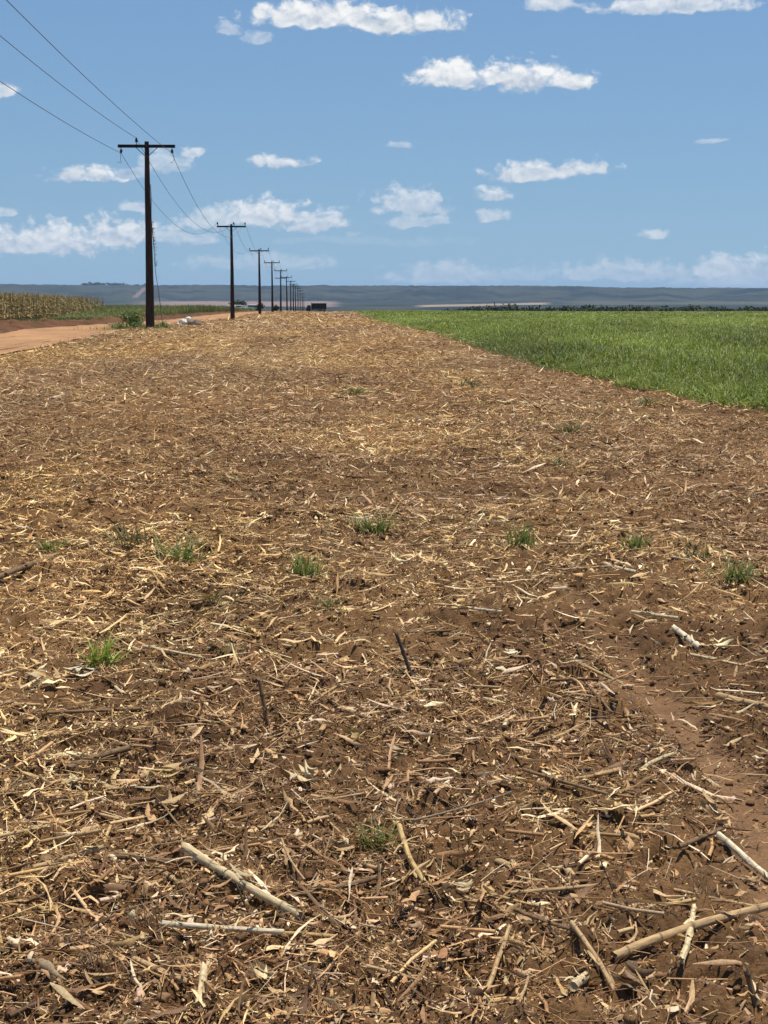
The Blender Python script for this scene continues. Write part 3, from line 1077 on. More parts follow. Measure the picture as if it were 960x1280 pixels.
HUSKS = [  # px, py, width in pixels, tone, rotation, label
    (200, 1012, 60, 'yellow', 0.2, 'arched yellow corn husk in the left foreground'),
    (215, 1040, 50, 'tan', 1.1, 'crumpled tan corn husk just below the arched yellow husk'),
    (385, 1008, 55, 'pale', 2.2, 'pale torn corn husk left of centre, slanting down right'),
    (434, 1088, 48, 'tan', 0.0, 'rounded tan husk left of the small green tuft'),
    (373, 1152, 36, 'yellow', 1.4, 'fanned yellow husk at the right end of the thick pale stalk'),
    (537, 1112, 40, 'yellow', 1.6, 'upright boxy husk right of the short ringed yellow stalk'),
    (578, 1122, 44, 'pale', 0.3, 'pale curled husk left of the twin slanting stalks'),
    (488, 945, 46, 'pale', 2.6, 'pale fan-shaped husk in the middle of the foreground'),
    (440, 930, 56, 'yellow', .7, 'yellow loose straw bundle above the pale fan-shaped husk'),
    (808, 1010, 22, 'white', .2, 'small white husk scrap right of centre, above the bowed stalk'),
    (905, 1042, 30, 'tan', .9, 'folded tan leaf above the split white stalk'),
    (940, 1110, 26, 'tan', .5, 'small rounded tan husk near the right edge'),
    (888, 1030, 44, 'tan', 1.9, 'tan torn leaf left of the wheel track'),
    (790, 1245, 60, 'brown', 2.5, 'broad dark brown folded leaf below the bowed stalk'),
    (60, 1155, 46, 'yellow', .4, 'loose yellow husk at the left edge of the foreground'),
    (90, 1000, 44, 'pale', 2.0, 'pale husk strips standing at the far left of the foreground'),
    (100, 865, 40, 'white', .3, 'whitish crumpled leaf under the bright green tuft at left'),
    (52, 862, 60, 'pale', .9, 'pale loose straw clump left of the bright green tuft'),
    (130, 1262, 50, 'tan', 2.9, 'tan husk at the bottom left corner'),
    (330, 1250, 50, 'pale', 2.4, 'pale torn leaf near the bottom edge left of centre'),
    (28, 667, 30, 'white', .1, 'bright white husk scrap at the left edge in mid field'),
    (955, 825, 30, 'tan', .1, 'pinkish tan husk at the right edge beside the wheel track'),
    (640, 820, 22, 'white', .1, 'tiny white husk scrap right of the dark upright stub'),
    (545, 835, 26, 'yellow', 1.5, 'golden upright husk right of the dark upright stub'),
]
for (px, py, w, tone, rot, label) in HUSKS:
    p = at(px, py)
    dist = (p - cam.location).length
    sz = w / F_PX * dist
    o = link('corn_husk', husk_mesh(rs_, TONES[tone], sz), M_straw, loc=(p.x, p.y, p.z + sz * .05 + .004))
    o.rotation_euler = (0, random.uniform(-.15, .15), rot)
    set_props(o, label, 'corn husk', 'torn corn husks on the field')


# ------------------------------------------------------------------ green tufts in the stubble
def tuft_mesh(rng, h, w, n, tones, width=.006):
    acc = Acc()
    a = rng.random(n) * 6.283
    p = np.stack([rng.normal(0, w * .16, n), rng.normal(0, w * .16, n), np.full(n, -.01)], -1)
    c = np.array(tones)[rng.integers(0, len(tones), n)] * rng.uniform(.75, 1.2, (n, 1))
    blades(acc, p, a, h * rng.uniform(.35, 1.0, n), w * rng.uniform(.15, .75, n), np.full(n, width) * rng.uniform(.7, 1.3, n), c, 5, rng.uniform(.1, .9, n), 3)
    return acc.mesh('grass_tuft')


BRIGHT = [(.21, .30, .030), (.15, .24, .025), (.27, .33, .06)]
DULL = [(.13, .175, .030), (.10, .14, .025), (.20, .20, .06)]
OLIVE = [(.13, .135, .04), (.09, .10, .03), (.23, .18, .07)]
TUFTS = [
    (128, 842, 55, 40, 'b', 'bright green grass tuft at left, in front of pale straw'),
    (228, 708, 75, 34, 'd', 'wide green grass tuft left of centre in mid field'),
    (160, 700, 50, 40, 'o', 'dark withered tuft just left of the wide green tuft'),
    (380, 722, 55, 42, 'd', 'dark green tuft right of the wide green tuft in mid field'),
    (278, 762, 56, 24, 'o', 'low olive tuft below the wide green tuft'),
    (468, 676, 46, 26, 'd', 'small green tuft near the middle of the field'),
    (654, 690, 38, 36, 'd', 'upright green tuft right of centre, left of the wheel track'),
    (795, 700, 32, 22, 'd', 'small pale green weed right of the wheel track end'),
    (872, 708, 30, 22, 'o', 'dim olive weed at the right of the field'),
    (922, 748, 50, 28, 'd', 'green weed near the right edge of the field'),
    (474, 1080, 48, 34, 'd', 'small green tuft in the centre foreground beside the ringed yellow stalk'),
    (447, 497, 20, 11, 'd', 'small green tuft far out in the middle of the field'),
    (588, 486, 32, 12, 'o', 'olive tuft far out, left of the green crop edge'),
    (288, 606, 34, 16, 'd', 'low green tuft left of centre, beyond the wide tuft'),
    (64, 692, 30, 18, 'd', 'low green weed near the left edge in mid field'),
    (810, 512, 40, 14, 'o', 'olive tuft close to the green crop edge at right'),
    (700, 588, 40, 18, 'o', 'faint olive tuft in the right half of the field'),
    (712, 545, 34, 14, 'o', 'faint olive tuft halfway to the green crop edge'),
    (410, 770, 34, 18, 'o', 'small dull tuft below the dark green tuft'),
    (285, 828, 40, 16, 'o', 'flat olive tuft in mid field left of the dark upright stub'),
]
for (px, py, w, h, kind, label) in TUFTS:
    p = at(px, py)
    dist = (p - cam.location).length
    k = dist / F_PX
    tones = {'b': BRIGHT, 'd': DULL, 'o': OLIVE}[kind]
    o = link('grass_tuft', tuft_mesh(rs_, h * k * 1.15, w * k * 1.15, 62 if kind != 'o' else 34, tones, max(.0045, 2.1 * k)), M_green, loc=p)
    set_props(o, label, 'grass tuft', 'green tufts growing in the stubble')
for (px, py, label) in ((190, 1190, 'dry reddish brown tuft left of the whitish level stalk'), (120, 1250, 'dry brown tuft at the bottom left of the foreground'), (880, 1130, 'dry brown tuft above the bowed stalk at right')):
    p = at(px, py)
    o = link('grass_tuft', tuft_mesh(rs_, .10, .10, 60, [(.10, .055, .03), (.15, .09, .045), (.24, .15, .07)], .0024), M_straw, loc=p)
    set_props(o, label, 'grass tuft', 'dead tufts in the foreground')

# ------------------------------------------------------------------ the green crop on the right
acc = Acc()
G = [(.155, .198, .024), (.118, .160, .021), (.066, .105, .016), (.215, .25, .045), (.31, .31, .11)]
for (d0, d1, dens, leaves, k, S) in ((14, 32, 190, 6, .66, 4), (32, 60, 72, 5, 1.0, 3), (60, 120, 13, 5, 2.2, 2), (120, 330, 2.6, 4, 4.6, 2)):
    wide = .68 if d1 <= 60 else .46
    n = int(dens * wide * .91 * (d1 * d1 - d0 * d0))
    d = np.sqrt(RNG.random(n) * (d1 * d1 - d0 * d0) + d0 * d0)
    a = -.10 + RNG.random(n) * wide
    x, y = d * np.sin(a), d * np.cos(a)
    e = x - edge_x(y) - .9 * (fbm(y * .9, x * .5, 501, 4) - .5)
    pr = np.clip(.30 + e * 1.1, 0, 1) * (e > 0)
    keep = RNG.random(n) < pr * (.65 + .5 * fbm(x * .35, y * .35, 503, 3))
    x, y, e = x[keep], y[keep], e[keep]
    N = len(x)
    hgt = (.27 + .12 * RNG.random(N)) * np.clip(.50 + e * .28, .45, 1) * (.82 + .36 * fbm(x * .5, y * .5, 505, 3))
    z = z_large(x, y) - .02
    patch = (.40 + 1.2 * fbm(x * .30, y * .14, 507, 4))[:, None] * np.array([1, 1, 1])
    for j in range(leaves):
        c = palette(N, G, [.3, .28, .2, .16, .06]) * patch
        low = .5 + .5 * (j / max(1, leaves - 1))
        blades(acc, np.stack([x + RNG.normal(0, .03 * k, N), y + RNG.normal(0, .03 * k, N), z + hgt * .35 * RNG.random(N)], -1), RNG.random(N) * 6.283,
               hgt * low * (.55 + .40 * RNG.random(N)), (.12 + .26 * RNG.random(N)) * min(k, 2.0), (.014 + .016 * RNG.random(N)) * k, c, S, .4 + RNG.random(N) * 1.6, 2)
set_props(link('green_crop', acc.mesh('green_crop'), M_green), kind='stuff')

# ------------------------------------------------------------------ left side: grass, green field, dry corn
acc = Acc()
OG = [(.12, .13, .035), (.085, .10, .03), (.16, .145, .055), (.065, .09, .025)]
for (d0, d1, dens, k) in ((35, 110, 26, 1.6), (110, 200, 5, 3.0)):
    n = int(dens * .22 * (d1 * d1 - d0 * d0) / 2)
    d = np.sqrt(RNG.random(n) * (d1 * d1 - d0 * d0) + d0 * d0)
    a = -.36 + RNG.random(n) * .30
    x, y = d * np.sin(a), d * np.cos(a)
    s = x - line_x(y)
    keep = (s < -5.9 - 1.6 * RNG.random(n)) & (x > corn_x(y) - 1.5)
    x, y = x[keep], y[keep]
    N = len(x)
    hgt = .14 + .20 * RNG.random(N) * fbm(x * .4, y * .4, 521, 3) * 2
    for j in range(3):
        blades(acc, np.stack([x, y, z_large(x, y) - .02 + .22 * np.clip(1 - np.abs((x - line_x(y) + 6.6) / 1.6), 0, 1)], -1), RNG.random(N) * 6.283, hgt * (.6 + .4 * RNG.random(N)), .05 + .12 * RNG.random(N), (.012 + .012 * RNG.random(N)) * k,
               palette(N, OG, [1, 1, 1, 1]), 2, .4)
set_props(link('roadside_grass', acc.mesh('roadside_grass'), M_green), kind='stuff')

acc = Acc()
n = 30000
y = 118 + RNG.random(n) ** 1.25 * 290
x = line_x(y) - 9.5 - RNG.random(n) * (y * .16 + 20)
keep = (x > corn_x(y) + .6) | (y > 198)
x, y = x[keep], y[keep]
N = len(x)
hgt = np.interp(y, [118, 150, 230, 400], [.5, .9, 1.35, 1.2]) * (.7 + .5 * fbm(x * .12, y * .06, 531, 3)) * (.85 + .3 * RNG.random(N))
patch = (.7 + .6 * fbm(x * .1, y * .04, 533, 3))[:, None]
for j in range(4):
    blades(acc, np.stack([x, y, z_large(x, y) - .02], -1), RNG.random(N) * 6.283, hgt * (.55 + .45 * RNG.random(N)), .15 + .4 * RNG.random(N), .05 + .06 * RNG.random(N),
           palette(N, [(.15, .17, .045), (.17, .18, .055), (.11, .135, .035), (.21, .19, .08)], [1, 1, 1, .6]) * patch, 2, .5)
set_props(link('green_field', acc.mesh('green_field'), M_green), kind='stuff')


def corn_plant(rng):
    acc = Acc()
    H = rng.uniform(1.75, 2.15)
    straws(acc, np.array([[0, 0, H * .48]]), np.array([0.]), np.array([H]), np.array([.016]), np.array([[.36, .24, .11]]), 5, 3, tilt=np.array([math.pi / 2 - rng.normal(0, .05)]))
    n = 11
    zz = np.linspace(.25, .93, n) * H
    a = np.arange(n) * math.pi + rng.normal(0, .5, n) + rng.random() * 6
    c = np.array([(.50, .36, .17), (.40, .27, .11), (.30, .20, .085), (.22, .20, .07)])[rng.integers(0, 4, n)] * rng.uniform(.8, 1.15, (n, 1))
    blades(acc, np.stack([np.zeros(n), np.zeros(n), zz], -1), a, rng.uniform(-.25, .12, n) * 1.0, rng.uniform(.25, .5, n), rng.uniform(.05, .085, n), c, 4, rng.uniform(.5, 3.0, n), 2)
    # tassel and hanging ear
    m = 5
    blades(acc, np.tile([[0, 0, H * .95]], (m, 1)), rng.random(m) * 6.28, rng.uniform(.12, .22, m), rng.uniform(.05, .14, m), np.full(m, .016), np.tile([[.38, .27, .12]], (m, 1)), 2, .3)
    e = rng.random() * 6.28
    straws(acc, np.array([[.07 * math.cos(e), .07 * math.sin(e), H * .5]]), np.array([e]), np.array([.2]), np.array([.032]), np.array([[.52, .39, .20]]), 6, 2, tilt=np.array([-.9]))
    return acc.mesh('corn_plant')


variants = [corn_plant(rs_) for _ in range(7)]
for v in variants: v.materials.append(M_corn)
spots = []
yy = 52.0
while yy < 196:
    for row in range(14):
        xx = corn_x(yy) - .2 - row * .75 + random.uniform(-.12, .12)
        y2 = yy + random.uniform(-.12, .12)
        gap = .45 + .55 * sstep(np.array([195 - yy]), 0, 40)[0]
        if random.random() < gap:
            spots.append((row, xx, y2))
    yy += .42
spots_view = sorted([s for s in spots if s[1] / s[2] > -.262], key=lambda s: (s[0] * 18 + s[2]))
first = None
singles = set()
for s in spots_view[:290]:
    singles.add(s)
    me = random.choice(variants)
    if first is None:
        o = first = link('corn_plant', me, None)
        set_props(o, 'dry yellow corn plant in the front rows of the ripe corn field at left', 'corn plant', 'ripe corn plants at the field edge')
    else:
        o = first.copy(); o.data = me; COL.objects.link(o)
    o.location = (s[1], s[2], float(z_large(s[1], s[2])) - .03)
    o.rotation_euler = (random.gauss(0, .06), random.gauss(0, .06), random.uniform(0, 6.28))
    k = random.uniform(.85, 1.1)
    o.scale = (k, k, k * .98)
VS, QS, CS, n0 = [], [], [], 0
data = []
for me in variants:
    v = np.empty(len(me.vertices) * 3, np.float32); me.vertices.foreach_get('co', v)
    q = np.empty(len(me.loops), np.int32); me.loops.foreach_get('vertex_index', q)
    c = np.empty(len(me.vertices) * 4, np.float32); me.attributes['tint'].data.foreach_get('color', c)
    data.append((v.reshape(-1, 3), q.reshape(-1, 4), c.reshape(-1, 4)[:, :3]))
for s in spots:
    if s in singles: continue
    v, q, c = random.choice(data)
    a, k = random.uniform(0, 6.28), random.uniform(.85, 1.12)
    ca, sa = math.cos(a) * k, math.sin(a) * k
    VS.append(np.stack([v[:, 0] * ca - v[:, 1] * sa + s[1], v[:, 0] * sa + v[:, 1] * ca + s[2], v[:, 2] * k * .98 + float(z_large(s[1], s[2])) - .03], -1))
    QS.append(q + n0); CS.append(c * random.uniform(.8, 1.15)); n0 += len(v)
set_props(link('corn_field', np_mesh('corn_field', np.concatenate(VS), np.concatenate(QS), None, np.concatenate(CS)), M_corn), kind='stuff')


# ------------------------------------------------------------------ leafy weeds at the foot of the nearest pole
def weed_mesh(rng, h, w, n, leaf, tones, stems=7):
    acc = Acc()
    st = rng.normal(0, w * .18, (stems, 2))
    tops = st + rng.normal(0, w * .28, (stems, 2))
    for i in range(stems):
        a, b_ = np.array([*st[i], -.02]), np.array([*tops[i], h * rng.uniform(.6, 1)])
        d = b_ - a
        straws(acc, ((a + b_) / 2)[None], np.array([math.atan2(d[1], d[0])]), np.array([np.linalg.norm(d)]), np.array([.008]), np.array([[.09, .085, .04]]), 4, 2,
               tilt=np.array([math.atan2(d[2], math.hypot(d[0], d[1]))]))
    i = rng.integers(0, stems, n)
    t = rng.random(n) ** .7
    p = np.concatenate([st[i] * (1 - t[:, None]) + tops[i] * t[:, None] + rng.normal(0, w * .12, (n, 2)), (h * t * rng.uniform(.6, 1, n))[:, None]], 1)
    c = np.array(tones)[rng.integers(0, len(tones), n)] * rng.uniform(.7, 1.25, (n, 1))
    strips(acc, p, rng.random(n) * 6.283, leaf * rng.uniform(.6, 1.3, n), leaf * rng.uniform(.3, .6, n), c, 3, 3, curl=rng.uniform(-.25, .1, n), tilt=rng.normal(0, .5, n), roll=rng.normal(0, .6, n), point=.95)
    return acc.mesh('leafy_weed')


WT = [(.11, .175, .032), (.08, .135, .026), (.15, .21, .05), (.18, .22, .085)]
p1 = at(188, 412)
for (dx, dy, h, w, n, leaf, tones, label) in (
    (-.66, .15, .86, 1.0, 640, .12, WT, 'tallest leafy bush left of the nearest pole, at its foot'),
    (-1.15, -.35, .34, .9, 300, .10, WT, 'low leafy weed clump at the far left of the nearest pole'),
    (-.35, -.55, .30, .9, 300, .09, [(.09, .15, .03), (.12, .18, .05), (.07, .11, .03)], 'bright low weed clump directly in front of the nearest pole'),
    (.55, -.30, .40, .8, 300, .09, WT, 'low weed clump with one upright shoot, right of the nearest pole'),
    (-.75, -.6, .22, .8, 200, .08, [(.12, .15, .05), (.09, .12, .035)], 'pale creeping weeds before the bush at the nearest pole'),
):
    x, y = p1.x + dx, p1.y + dy
    o = link('leafy_weed', weed_mesh(rs_, h, w, n, leaf, tones), M_green, loc=(x, y, gz(x, y)))
    set_props(o, label, 'weed', 'weeds at the foot of the nearest pole')
acc = Acc()
n = 900
x = p1.x + RNG.normal(-.2, 1.2, n) ; y = p1.y + RNG.normal(-.6, 1.6, n)
blades(acc, np.stack([x, y, z_full(x, y)], -1), RNG.random(n) * 6.28, .06 + .12 * RNG.random(n), .04 + .1 * RNG.random(n), np.full(n, .02), palette(n, WT + [(.2, .15, .06)], [1, 1, 1, 1, 1]), 2, .4)
n = 500
y2 = 36 + RNG.random(n) * 60
x2 = line_x(y2) - .3 + RNG.normal(0, .5, n)
blades(acc, np.stack([x2, y2, z_full(x2, y2)], -1), RNG.random(n) * 6.28, .05 + .10 * RNG.random(n), .04 + .1 * RNG.random(n), np.full(n, .02), palette(n, OG, [1, 1, 1, 1]), 2, .4)
set_props(link('verge_weeds', acc.mesh('verge_weeds'), M_green), kind='stuff')

# ------------------------------------------------------------------ pale sack and rubble by the road
ph = at(236, 408)
root = empty('rubble_heap', (ph.x, ph.y, ph.z - .02))
root.scale = (1.15, 1.15, 1.25)
set_props(root, 'heap of white lumps and grey brown earth beside the road, right of the nearest pole', 'rubble heap')


def lump(size, seed, sub=3):
    bm = bmesh.new()
    bmesh.ops.create_icosphere(bm, subdivisions=sub, radius=1.0)
    co = np.array([v.co[:] for v in bm.verts])
    r = 1 + .6 * (fbm(co[:, 0] * 1.4 + seed, co[:, 1] * 1.4 + co[:, 2] * 1.1, 7, 3) - .5) + .3 * (fbm(co[:, 0] * 4 + seed, co[:, 2] * 4 + co[:, 1] * 3, 9, 3) - .5)
    for v, rr in zip(bm.verts, r):
        v.co = Vector((v.co.x * size[0], v.co.y * size[1], v.co.z * size[2])) * float(rr)
    return bm


M_white = mat_plain('chalky_white', (.68, .62, .54), .85, 9, .2)
M_grey = mat_plain('grey_brown_rubble', (.20, .155, .12), .9, 14, .4, .2, .5)
bm_obj('white_lump', lump((.20, .18, .18), 1), M_white, root, (-.22, -.05, .12), True)
bm_obj('white_lump', lump((.13, .12, .10), 4), M_white, root, (-.02, .06, .27), True)
bm_obj('white_lump', lump((.10, .10, .07), 6), M_white, root, (-.42, -.10, .05), True)
bm_obj('earth_lump', lump((.30, .24, .20), 2), M_grey, root, (.14, .02, .10), True)
bm_obj('earth_lump', lump((.18, .18, .13), 3), M_grey, root, (.36, -.03, .06), True)

# ------------------------------------------------------------------ the pole line
ARM = 1.17
POLE_H = 7.70
ARM_Z = 7.50
LINE_ROT = math.atan2(.0425, 1)            # the line swings to the left, arms are square to it


def insulator_bm(x, z, up=1.0, y=0.0):
    bm = bmesh.new()
    M = Matrix.Translation((x, y, z)) @ Matrix.Diagonal((1, 1, up, 1))
    bm_lathe(bm, [(.016, 0), (.016, .09), (.055, .095), (.060, .13), (.036, .15), (.062, .165), (.052, .20), (.03, .22), (.034, .25), (.012, .265)], 12, M)
    return bm


def brace_bm(sgn):
    bm = bmesh.new()
    bm_tube(bm, (sgn * .04, -.125, ARM_Z - .42), (sgn * .43, -.10, ARM_Z - .06), .017, .017, 5)
    return bm


def shaft_bm():
    """square tapered pole with chamfered corners, sunk in the earth"""
    bm = bmesh.new()
    rings = []
    for z, w in ((-.6, .185), (0, .178), (2, .155), (4, .131), (6, .107), (7.3, .090), (POLE_H, .085)):
        c = w * .38
        pts = [(w, -w + c), (w, w - c), (w - c, w), (-w + c, w), (-w, w - c), (-w, -w + c), (-w + c, -w), (w - c, -w)]
        jx = random.gauss(0, .006)
        rings.append([bm.verts.new((x + jx, y * .8, z)) for x, y in pts])
    for a, b_ in zip(rings[:-1], rings[1:]):
        for i in range(8):
            bm.faces.new((a[i], a[(i + 1) % 8], b_[(i + 1) % 8], b_[i]))
    bm.faces.new(rings[-1])
    return bm


def arm_bm(z):
    bm = bmesh.new()
    bm_box(bm, (2 * ARM, .10, .125), (0, -.135, z), .012)
    return bm


def pole_root(y, label):
    x = float(line_x(y))
    r = empty('utility_pole', (x, y, float(z_large(x, y)) + .02), LINE_ROT)
    set_props(r, label, 'utility pole', 'utility poles along the dirt road')
    return r


# nearest pole: insulators hang under the arm's ends, one pin stands on top
n1_root = pole_root(64.0, 'nearest and tallest looking dark utility pole, with green weeds at its foot')
bm_obj('shaft', shaft_bm(), M_wood, n1_root)
bm_obj('crossarm', arm_bm(ARM_Z), M_arm, n1_root)
for sg in (-1, 1):
    bm_obj('brace', brace_bm(sg), M_steel, n1_root)
    bm_obj('insulator', insulator_bm(sg * (ARM - .13), ARM_Z - .05, -.95, -.135), M_porcelain, n1_root, smooth=True)
    bm = bmesh.new()
    x0 = sg * (ARM - .08)
    bm_path(bm, [(x0, -.135, ARM_Z - .2), (x0 + .03, -.14, ARM_Z - .4), (x0 + .02, -.14, ARM_Z - .58), (x0 - sg * .06, -.14, ARM_Z - .66), (x0 - .13, -.14, ARM_Z - .64)], .008, 4)
    bm_obj('loose_jumper', bm, M_wire, n1_root)
bm_obj('insulator', insulator_bm(-.41, ARM_Z + .06, 1.1, -.135), M_porcelain, n1_root, smooth=True)
bm = bmesh.new(); bm_tube(bm, (0, -.24, ARM_Z), (0, .12, ARM_Z), .02, .02, 6)
bm_obj('bolt', bm, M_steel, n1_root)

# the ordinary pole: three pins on the arm
PINS = (-ARM + .06, .20, ARM - .06)
proto = pole_root(125.0, 'second utility pole from the front, standing at the edge of the dirt road')
bm_obj('shaft', shaft_bm(), M_wood, proto)
bm_obj('crossarm', arm_bm(ARM_Z), M_arm, proto)
for sg in (-1, 1): bm_obj('brace', brace_bm(sg), M_steel, proto)
for q in PINS: bm_obj('insulator', insulator_bm(q, ARM_Z + .06, 1.15, -.135), M_porcelain, proto, smooth=True)


def copy_tree(o):
    c = o.copy(); COL.objects.link(c)
    for ch in list(o.children):
        d = ch.copy(); COL.objects.link(d); d.parent = c
    return c


POLE_Y = [64, 125, 183, 233, 284, 340, 386, 425, 467, 519, 580, 650, 720]
ORD = ['third', 'fourth', 'fifth', 'sixth', 'seventh', 'eighth', 'ninth', 'tenth', 'eleventh', 'twelfth', 'thirteenth']
roots = [n1_root, proto]
for i, y in enumerate(POLE_Y[2:]):
    c = copy_tree(proto)
    x = float(line_x(y))
    c.location = (x, y, float(z_large(x, y)) + .02)
    c.rotation_euler = (random.gauss(0, .004), random.gauss(0, .006), LINE_ROT + random.gauss(0, .03))
    c['label'] = f'{ORD[i]} utility pole from the front in the row running away along the road'
    if i == 2:
        c['label'] = 'fifth utility pole from the front, the only one with a second lower crossarm'
        low_arm = bm_obj('crossarm', arm_bm(ARM_Z - 1.35), M_arm, c)
        low_arm.scale = (.95, 1, 1)
    roots.append(c)
behind = copy_tree(proto)
behind.location = (float(line_x(-3)), -3, float(z_large(line_x(-3), -3.0)))
behind['label'] = 'utility pole standing beside the photographer, outside the picture'

# ---- three conductors, sagging from pole to pole
attach = {}
ally = [-3] + POLE_Y
SAG = {0: (.66, .60, .50), 1: (1.95, 2.05, 2.15)}
for w, (off0, nm) in enumerate(((-1.05, 'left conductor of the power line, lowest of the three at the left edge'),
                                (0.0, 'middle conductor of the power line, between the other two wires'),
                                (1.05, 'right conductor of the power line, highest of the three at the top left'))):
    bm = bmesh.new()
    pts, rad = [], []
    for i in range(len(ally) - 1):
        A, B = [], []
        for j, out in ((i, A), (i + 1, B)):
            y = ally[j]
            if y == 64:
                o_, z_ = ((-1.04, ARM_Z - .28), (-.41, ARM_Z + .33), (1.04, ARM_Z - .28))[w]
            else:
                o_, z_ = (PINS[w], ARM_Z + .36)
            x = float(line_x(y)) + o_
            out.extend((x, y - .135 + o_ * .044, float(z_large(x, float(y))) + .02 + z_))
        A, B = Vector(A), Vector(B)
        sg = SAG[i][w] if i in SAG else 1.5 + .1 * w
        ns = 26 if i < 3 else 10
        for q in range(ns if i < len(ally) - 2 else ns + 1):
            u = q / ns
            p = A.lerp(B, u) - Vector((0, 0, 4 * sg * u * (1 - u)))
            pts.append(p); rad.append(.0105)
    bm_path(bm, pts, rad, 4)
    o = bm_obj('power_line_wire', bm, M_wire)
    set_props(o, nm, 'wire', 'conductors of the power line')

# ---- slack stay wire behind the nearest pole, a dry creeper on it
px1, py1 = float(line_x(64.0)), 64.0
gz1 = float(z_large(px1, py1))
root = empty('stay_wire', (px1 + .50, py1 + .35, gz1))
set_props(root, 'slack stay wire with a dry creeper hanging down the right side of the nearest pole', 'stay wire')
bm = bmesh.new()
top = Vector((-.40, -.25, 6.0)); bot = Vector((.02, 0, -.05))
pts = []
for i in range(30):
    u = i / 29
    p = top.lerp(bot, u); p.x += -.12 * math.sin(math.pi * u) + .015 * math.sin(u * 19)
    pts.append(p)
bm_path(bm, pts, .013, 5)
bm_obj('cable', bm, M_wire, root)
acc = Acc()
n = 110
i = RNG.integers(8, 17, n)
p = np.array([pts[k][:] for k in i]) + RNG.normal(0, .02, (n, 3)) + np.stack([np.abs(RNG.normal(0, .035, n)), np.zeros(n), RNG.random(n) * .15], -1)
strips(acc, p, RNG.random(n) * 6.28, .05 + .08 * RNG.random(n), .010 + .02 * RNG.random(n), palette(n, [(.07, .06, .04), (.10, .08, .05), (.05, .06, .03)], [1, 1, 1]), 2, 2, tilt=RNG.normal(0, .8, n), roll=RNG.normal(0, .8, n))
link('creeper', acc.mesh('creeper'), M_straw, root)

# ------------------------------------------------------------------ far things: truck, parked vehicles, trees
M_dark = mat_plain('dark_truck_body', (.022, .026, .020), .7, 3, .5)
M_tyre = mat_plain('tyre_rubber', (.015, .015, .015), .85, 20, .3)
M_glass = mat_plain('dark_glass', (.02, .025, .03), .15, 5, .2, .5)
M_carw = mat_plain('white_paint', (.78, .78, .76), .35, 3, .05, .5)


def wheel(parent, x, y, r, w=.22):
    bm = bmesh.new()
    bm_lathe(bm, [(r * .55, -w / 2), (r * .95, -w / 2), (r, -w * .3), (r, w * .3), (r * .95, w / 2), (r * .55, w / 2)], 18, Matrix.Rotation(math.pi / 2, 4, 'X'))
    tyre = bm_obj('wheel', bm, M_tyre, parent, (x, y, r))
    bm = bmesh.new()
    bm_lathe(bm, [(r * .5, -w * .52), (r * .56, -w * .45), (r * .56, w * .45), (r * .5, w * .52)], 14, Matrix.Rotation(math.pi / 2, 4, 'X'))
    bm_obj('rim', bm, M_steel, tyre)


ty = 440.0
tx = (397 - CX) / F_PX * ty
truck = empty('cargo_truck', (tx, ty, float(z_large(tx, ty)) + .02), 0)
set_props(truck, 'dark slatted cargo truck standing side on at the far end of the field', 'truck')
bm = bmesh.new()
bm_box(bm, (4.3, 2.3, .16), (.55, 0, 1.05), .02)
for sy in (-1.12, 1.12):
    for k in range(5):
        bm_box(bm, (4.3, .05, .26), (.55, sy, 1.3 + k * .33), .01)
    for k in range(6):
        bm_box(bm, (.09, .08, 1.75), (-1.55 + k * .84, sy * 1.03, 1.98))
for k in range(5):
    bm_box(bm, (.05, 2.2, .26), (2.68, 0, 1.3 + k * .33)); bm_box(bm, (.05, 2.2, .26), (-1.58, 0, 1.3 + k * .33))
bm_box(bm, (4.1, 2.1, 1.35), (.55, 0, 1.85), .04)
bm_obj('cargo_body', bm, M_dark, truck)
bm = bmesh.new()
bm_box(bm, (1.25, 2.0, .95), (-2.45, 0, 1.05), .10); bm_box(bm, (.95, 1.85, .75), (-2.28, 0, 1.85), .16)
bm_obj('cab', bm, M_dark, truck)
bm = bmesh.new(); bm_box(bm, (.03, 1.6, .5), (-2.765, 0, 1.86)); bm_box(bm, (.55, 1.87, .42), (-2.3, 0, 1.88), .03)
bm_obj('windows', bm, M_glass, truck)
bm = bmesh.new(); bm_box(bm, (5.6, .8, .18), (-.2, 0, .78), .02)
bm_obj('chassis', bm, M_dark, truck)
for wx in (-2.4, .9, 1.9):
    for sy in (-.95, .95): wheel(truck, wx, sy, .46)


def vehicle(px, y, name, label, kind):
    x = (px - CX) / F_PX * y
    root = empty(name, (x, y, float(z_large(x, y)) + .02), .35)
    set_props(root, label, 'pickup' if kind == 'p' else 'van')
    bm = bmesh.new()
    if kind == 'p':
        bm_box(bm, (4.9, 1.8, .62), (0, 0, .82), .10)
        bm_box(bm, (1.9, 1.65, .68), (-.25, 0, 1.42), .2)
    else:
        bm_box(bm, (4.4, 1.85, 1.35), (0, 0, 1.25), .16); bm_box(bm, (1.0, 1.75, .7), (-2.3, 0, .95), .14)
    bm_obj('body', bm, M_carw, root)
    bm = bmesh.new()
    if kind == 'p':
        bm_box(bm, (1.5, 1.67, .36), (-.25, 0, 1.48), .05)
    else:
        bm_box(bm, (3.6, 1.87, .42), (-.1, 0, 1.55), .05)
    bm_obj('windows', bm, M_glass, root)
    for wx in (-1.5, 1.5):
        for sy in (-.85, .85): wheel(root, wx, sy, .36)
    return root


vehicle(300, 420, 'pickup_truck', 'white pickup parked under a low dark tree beyond the green field', 'p')
vehicle(319, 425, 'delivery_van', 'white van half hidden behind a dark round bush beyond the green field', 'v')


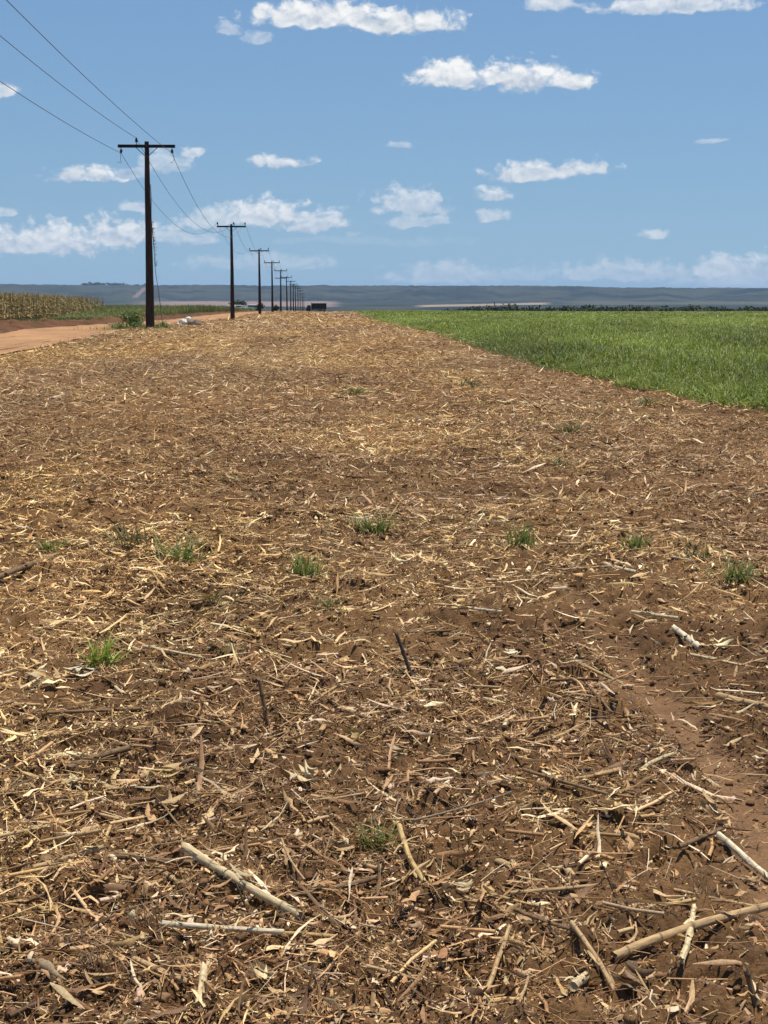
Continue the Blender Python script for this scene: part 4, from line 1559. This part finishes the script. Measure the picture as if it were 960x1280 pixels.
def crown_points(rng, n, rad, hz, lobes):
    c = rng.normal(0, .42, (lobes, 3)) * np.array([rad, rad, hz]) * .9
    i = rng.integers(0, lobes, n)
    p = c[i] + rng.normal(0, .30, (n, 3)) * np.array([rad, rad, hz])
    return p


def tree_acc(acc, rng, x, y, z, H, rad, n, leaf, trunk=True, flat=.8, tones=((.022, .036, .014), (.035, .052, .02), (.05, .065, .028))):
    hz = H * .42 * flat
    p = crown_points(rng, n, rad, hz, 7) + np.array([x, y, z + H - hz * 1.1])
    p[:, 2] = np.maximum(p[:, 2], z + H * .12)
    c = np.array(tones)[rng.integers(0, len(tones), n)] * rng.uniform(.7, 1.25, (n, 1))
    strips(acc, p, rng.random(n) * 6.283, leaf * rng.uniform(.6, 1.4, n), leaf * rng.uniform(.5, 1.0, n), c, 2, 2, curl=rng.uniform(-.3, .1, n), tilt=rng.normal(0, .5, n), roll=rng.normal(0, .7, n), point=.4)


def trunk_bm(H, r):
    bm = bmesh.new()
    bm_path(bm, [(0, 0, -.2), (.05, 0, H * .35), (.0, .04, H * .7)], [r, r * .75, r * .35], 7)
    bm_path(bm, [(.04, 0, H * .33), (H * .14, .1, H * .55), (H * .22, .1, H * .72)], [r * .5, r * .35, r * .15], 6)
    bm_path(bm, [(.04, 0, H * .38), (-H * .15, -.1, H * .58), (-H * .24, 0, H * .74)], [r * .5, r * .35, r * .15], 6)
    return bm


M_bark = mat_plain('bark', (.06, .045, .032), .9, 6, .4)
for (px, y, H, rad, fl, nm, label, cat) in (
    (299, 424, 3.0, 2.4, .45, 'low_tree', 'low dark spreading tree over the white pickup beyond the green field', 'tree'),
    (327, 421, 2.6, 1.1, 1.0, 'round_bush', 'dark round bush right of the spreading tree, beside the road far off', 'bush'),
    (346, 470, 2.0, .9, 1.0, 'round_bush', 'smaller dull bush among the far poles', 'bush'),
):
    x = (px - CX) / F_PX * y
    root = empty(nm, (x, y, float(z_large(x, y))))
    set_props(root, label, cat)
    acc = Acc()
    tree_acc(acc, rs_, 0, 0, 0, H, rad, 420, .34, flat=fl)
    link('crown', acc.mesh('crown'), M_tree, root)
    bm_obj('trunk', trunk_bm(H, .10), M_bark, root)

# the belt of trees behind the green crop: a wood that reads as one mass
acc = Acc()
for i in range(900):
    u = rs_.random()
    px = 536 + u * 640
    y = rs_.uniform(1000, 1400)
    x = (px - CX) / F_PX * y
    H = rs_.uniform(6.6, 9.2) * (.45 + .55 * min(1, (px - 530) / 60)) * (1.12 if rs_.random() < .1 else 1)
    z = float(z_large(x, y))
    tree_acc(acc, rs_, x, y, z, H, H * rs_.uniform(.5, .8), 130, 1.45)
    straws(acc, np.array([[x, y, z + H * .3]]), np.array([0.]), np.array([H * .6]), np.array([.22]), np.array([[.07, .055, .04]]), 5, 1, tilt=np.array([math.pi / 2]))
set_props(link('tree_belt', acc.mesh('tree_belt'), M_tree), kind='stuff')
# grove on the rim of the plateau
acc = Acc()
for i in range(70):
    px = rs_.uniform(108, 158) if i < 52 else rs_.uniform(158, 186)
    y = rs_.uniform(11300, 11900)
    x = (px - CX) / F_PX * y
    H = rs_.uniform(22, 30) if i < 52 else rs_.uniform(12, 18)
    tree_acc(acc, rs_, x, y, float(z_large(x, y)) - 1, H, H * .45, 60, 6.0)
set_props(link('hilltop_grove', acc.mesh('hilltop_grove'), M_tree), kind='stuff')

print('straw verts', NSTRAW, 'objects', len(bpy.data.objects))
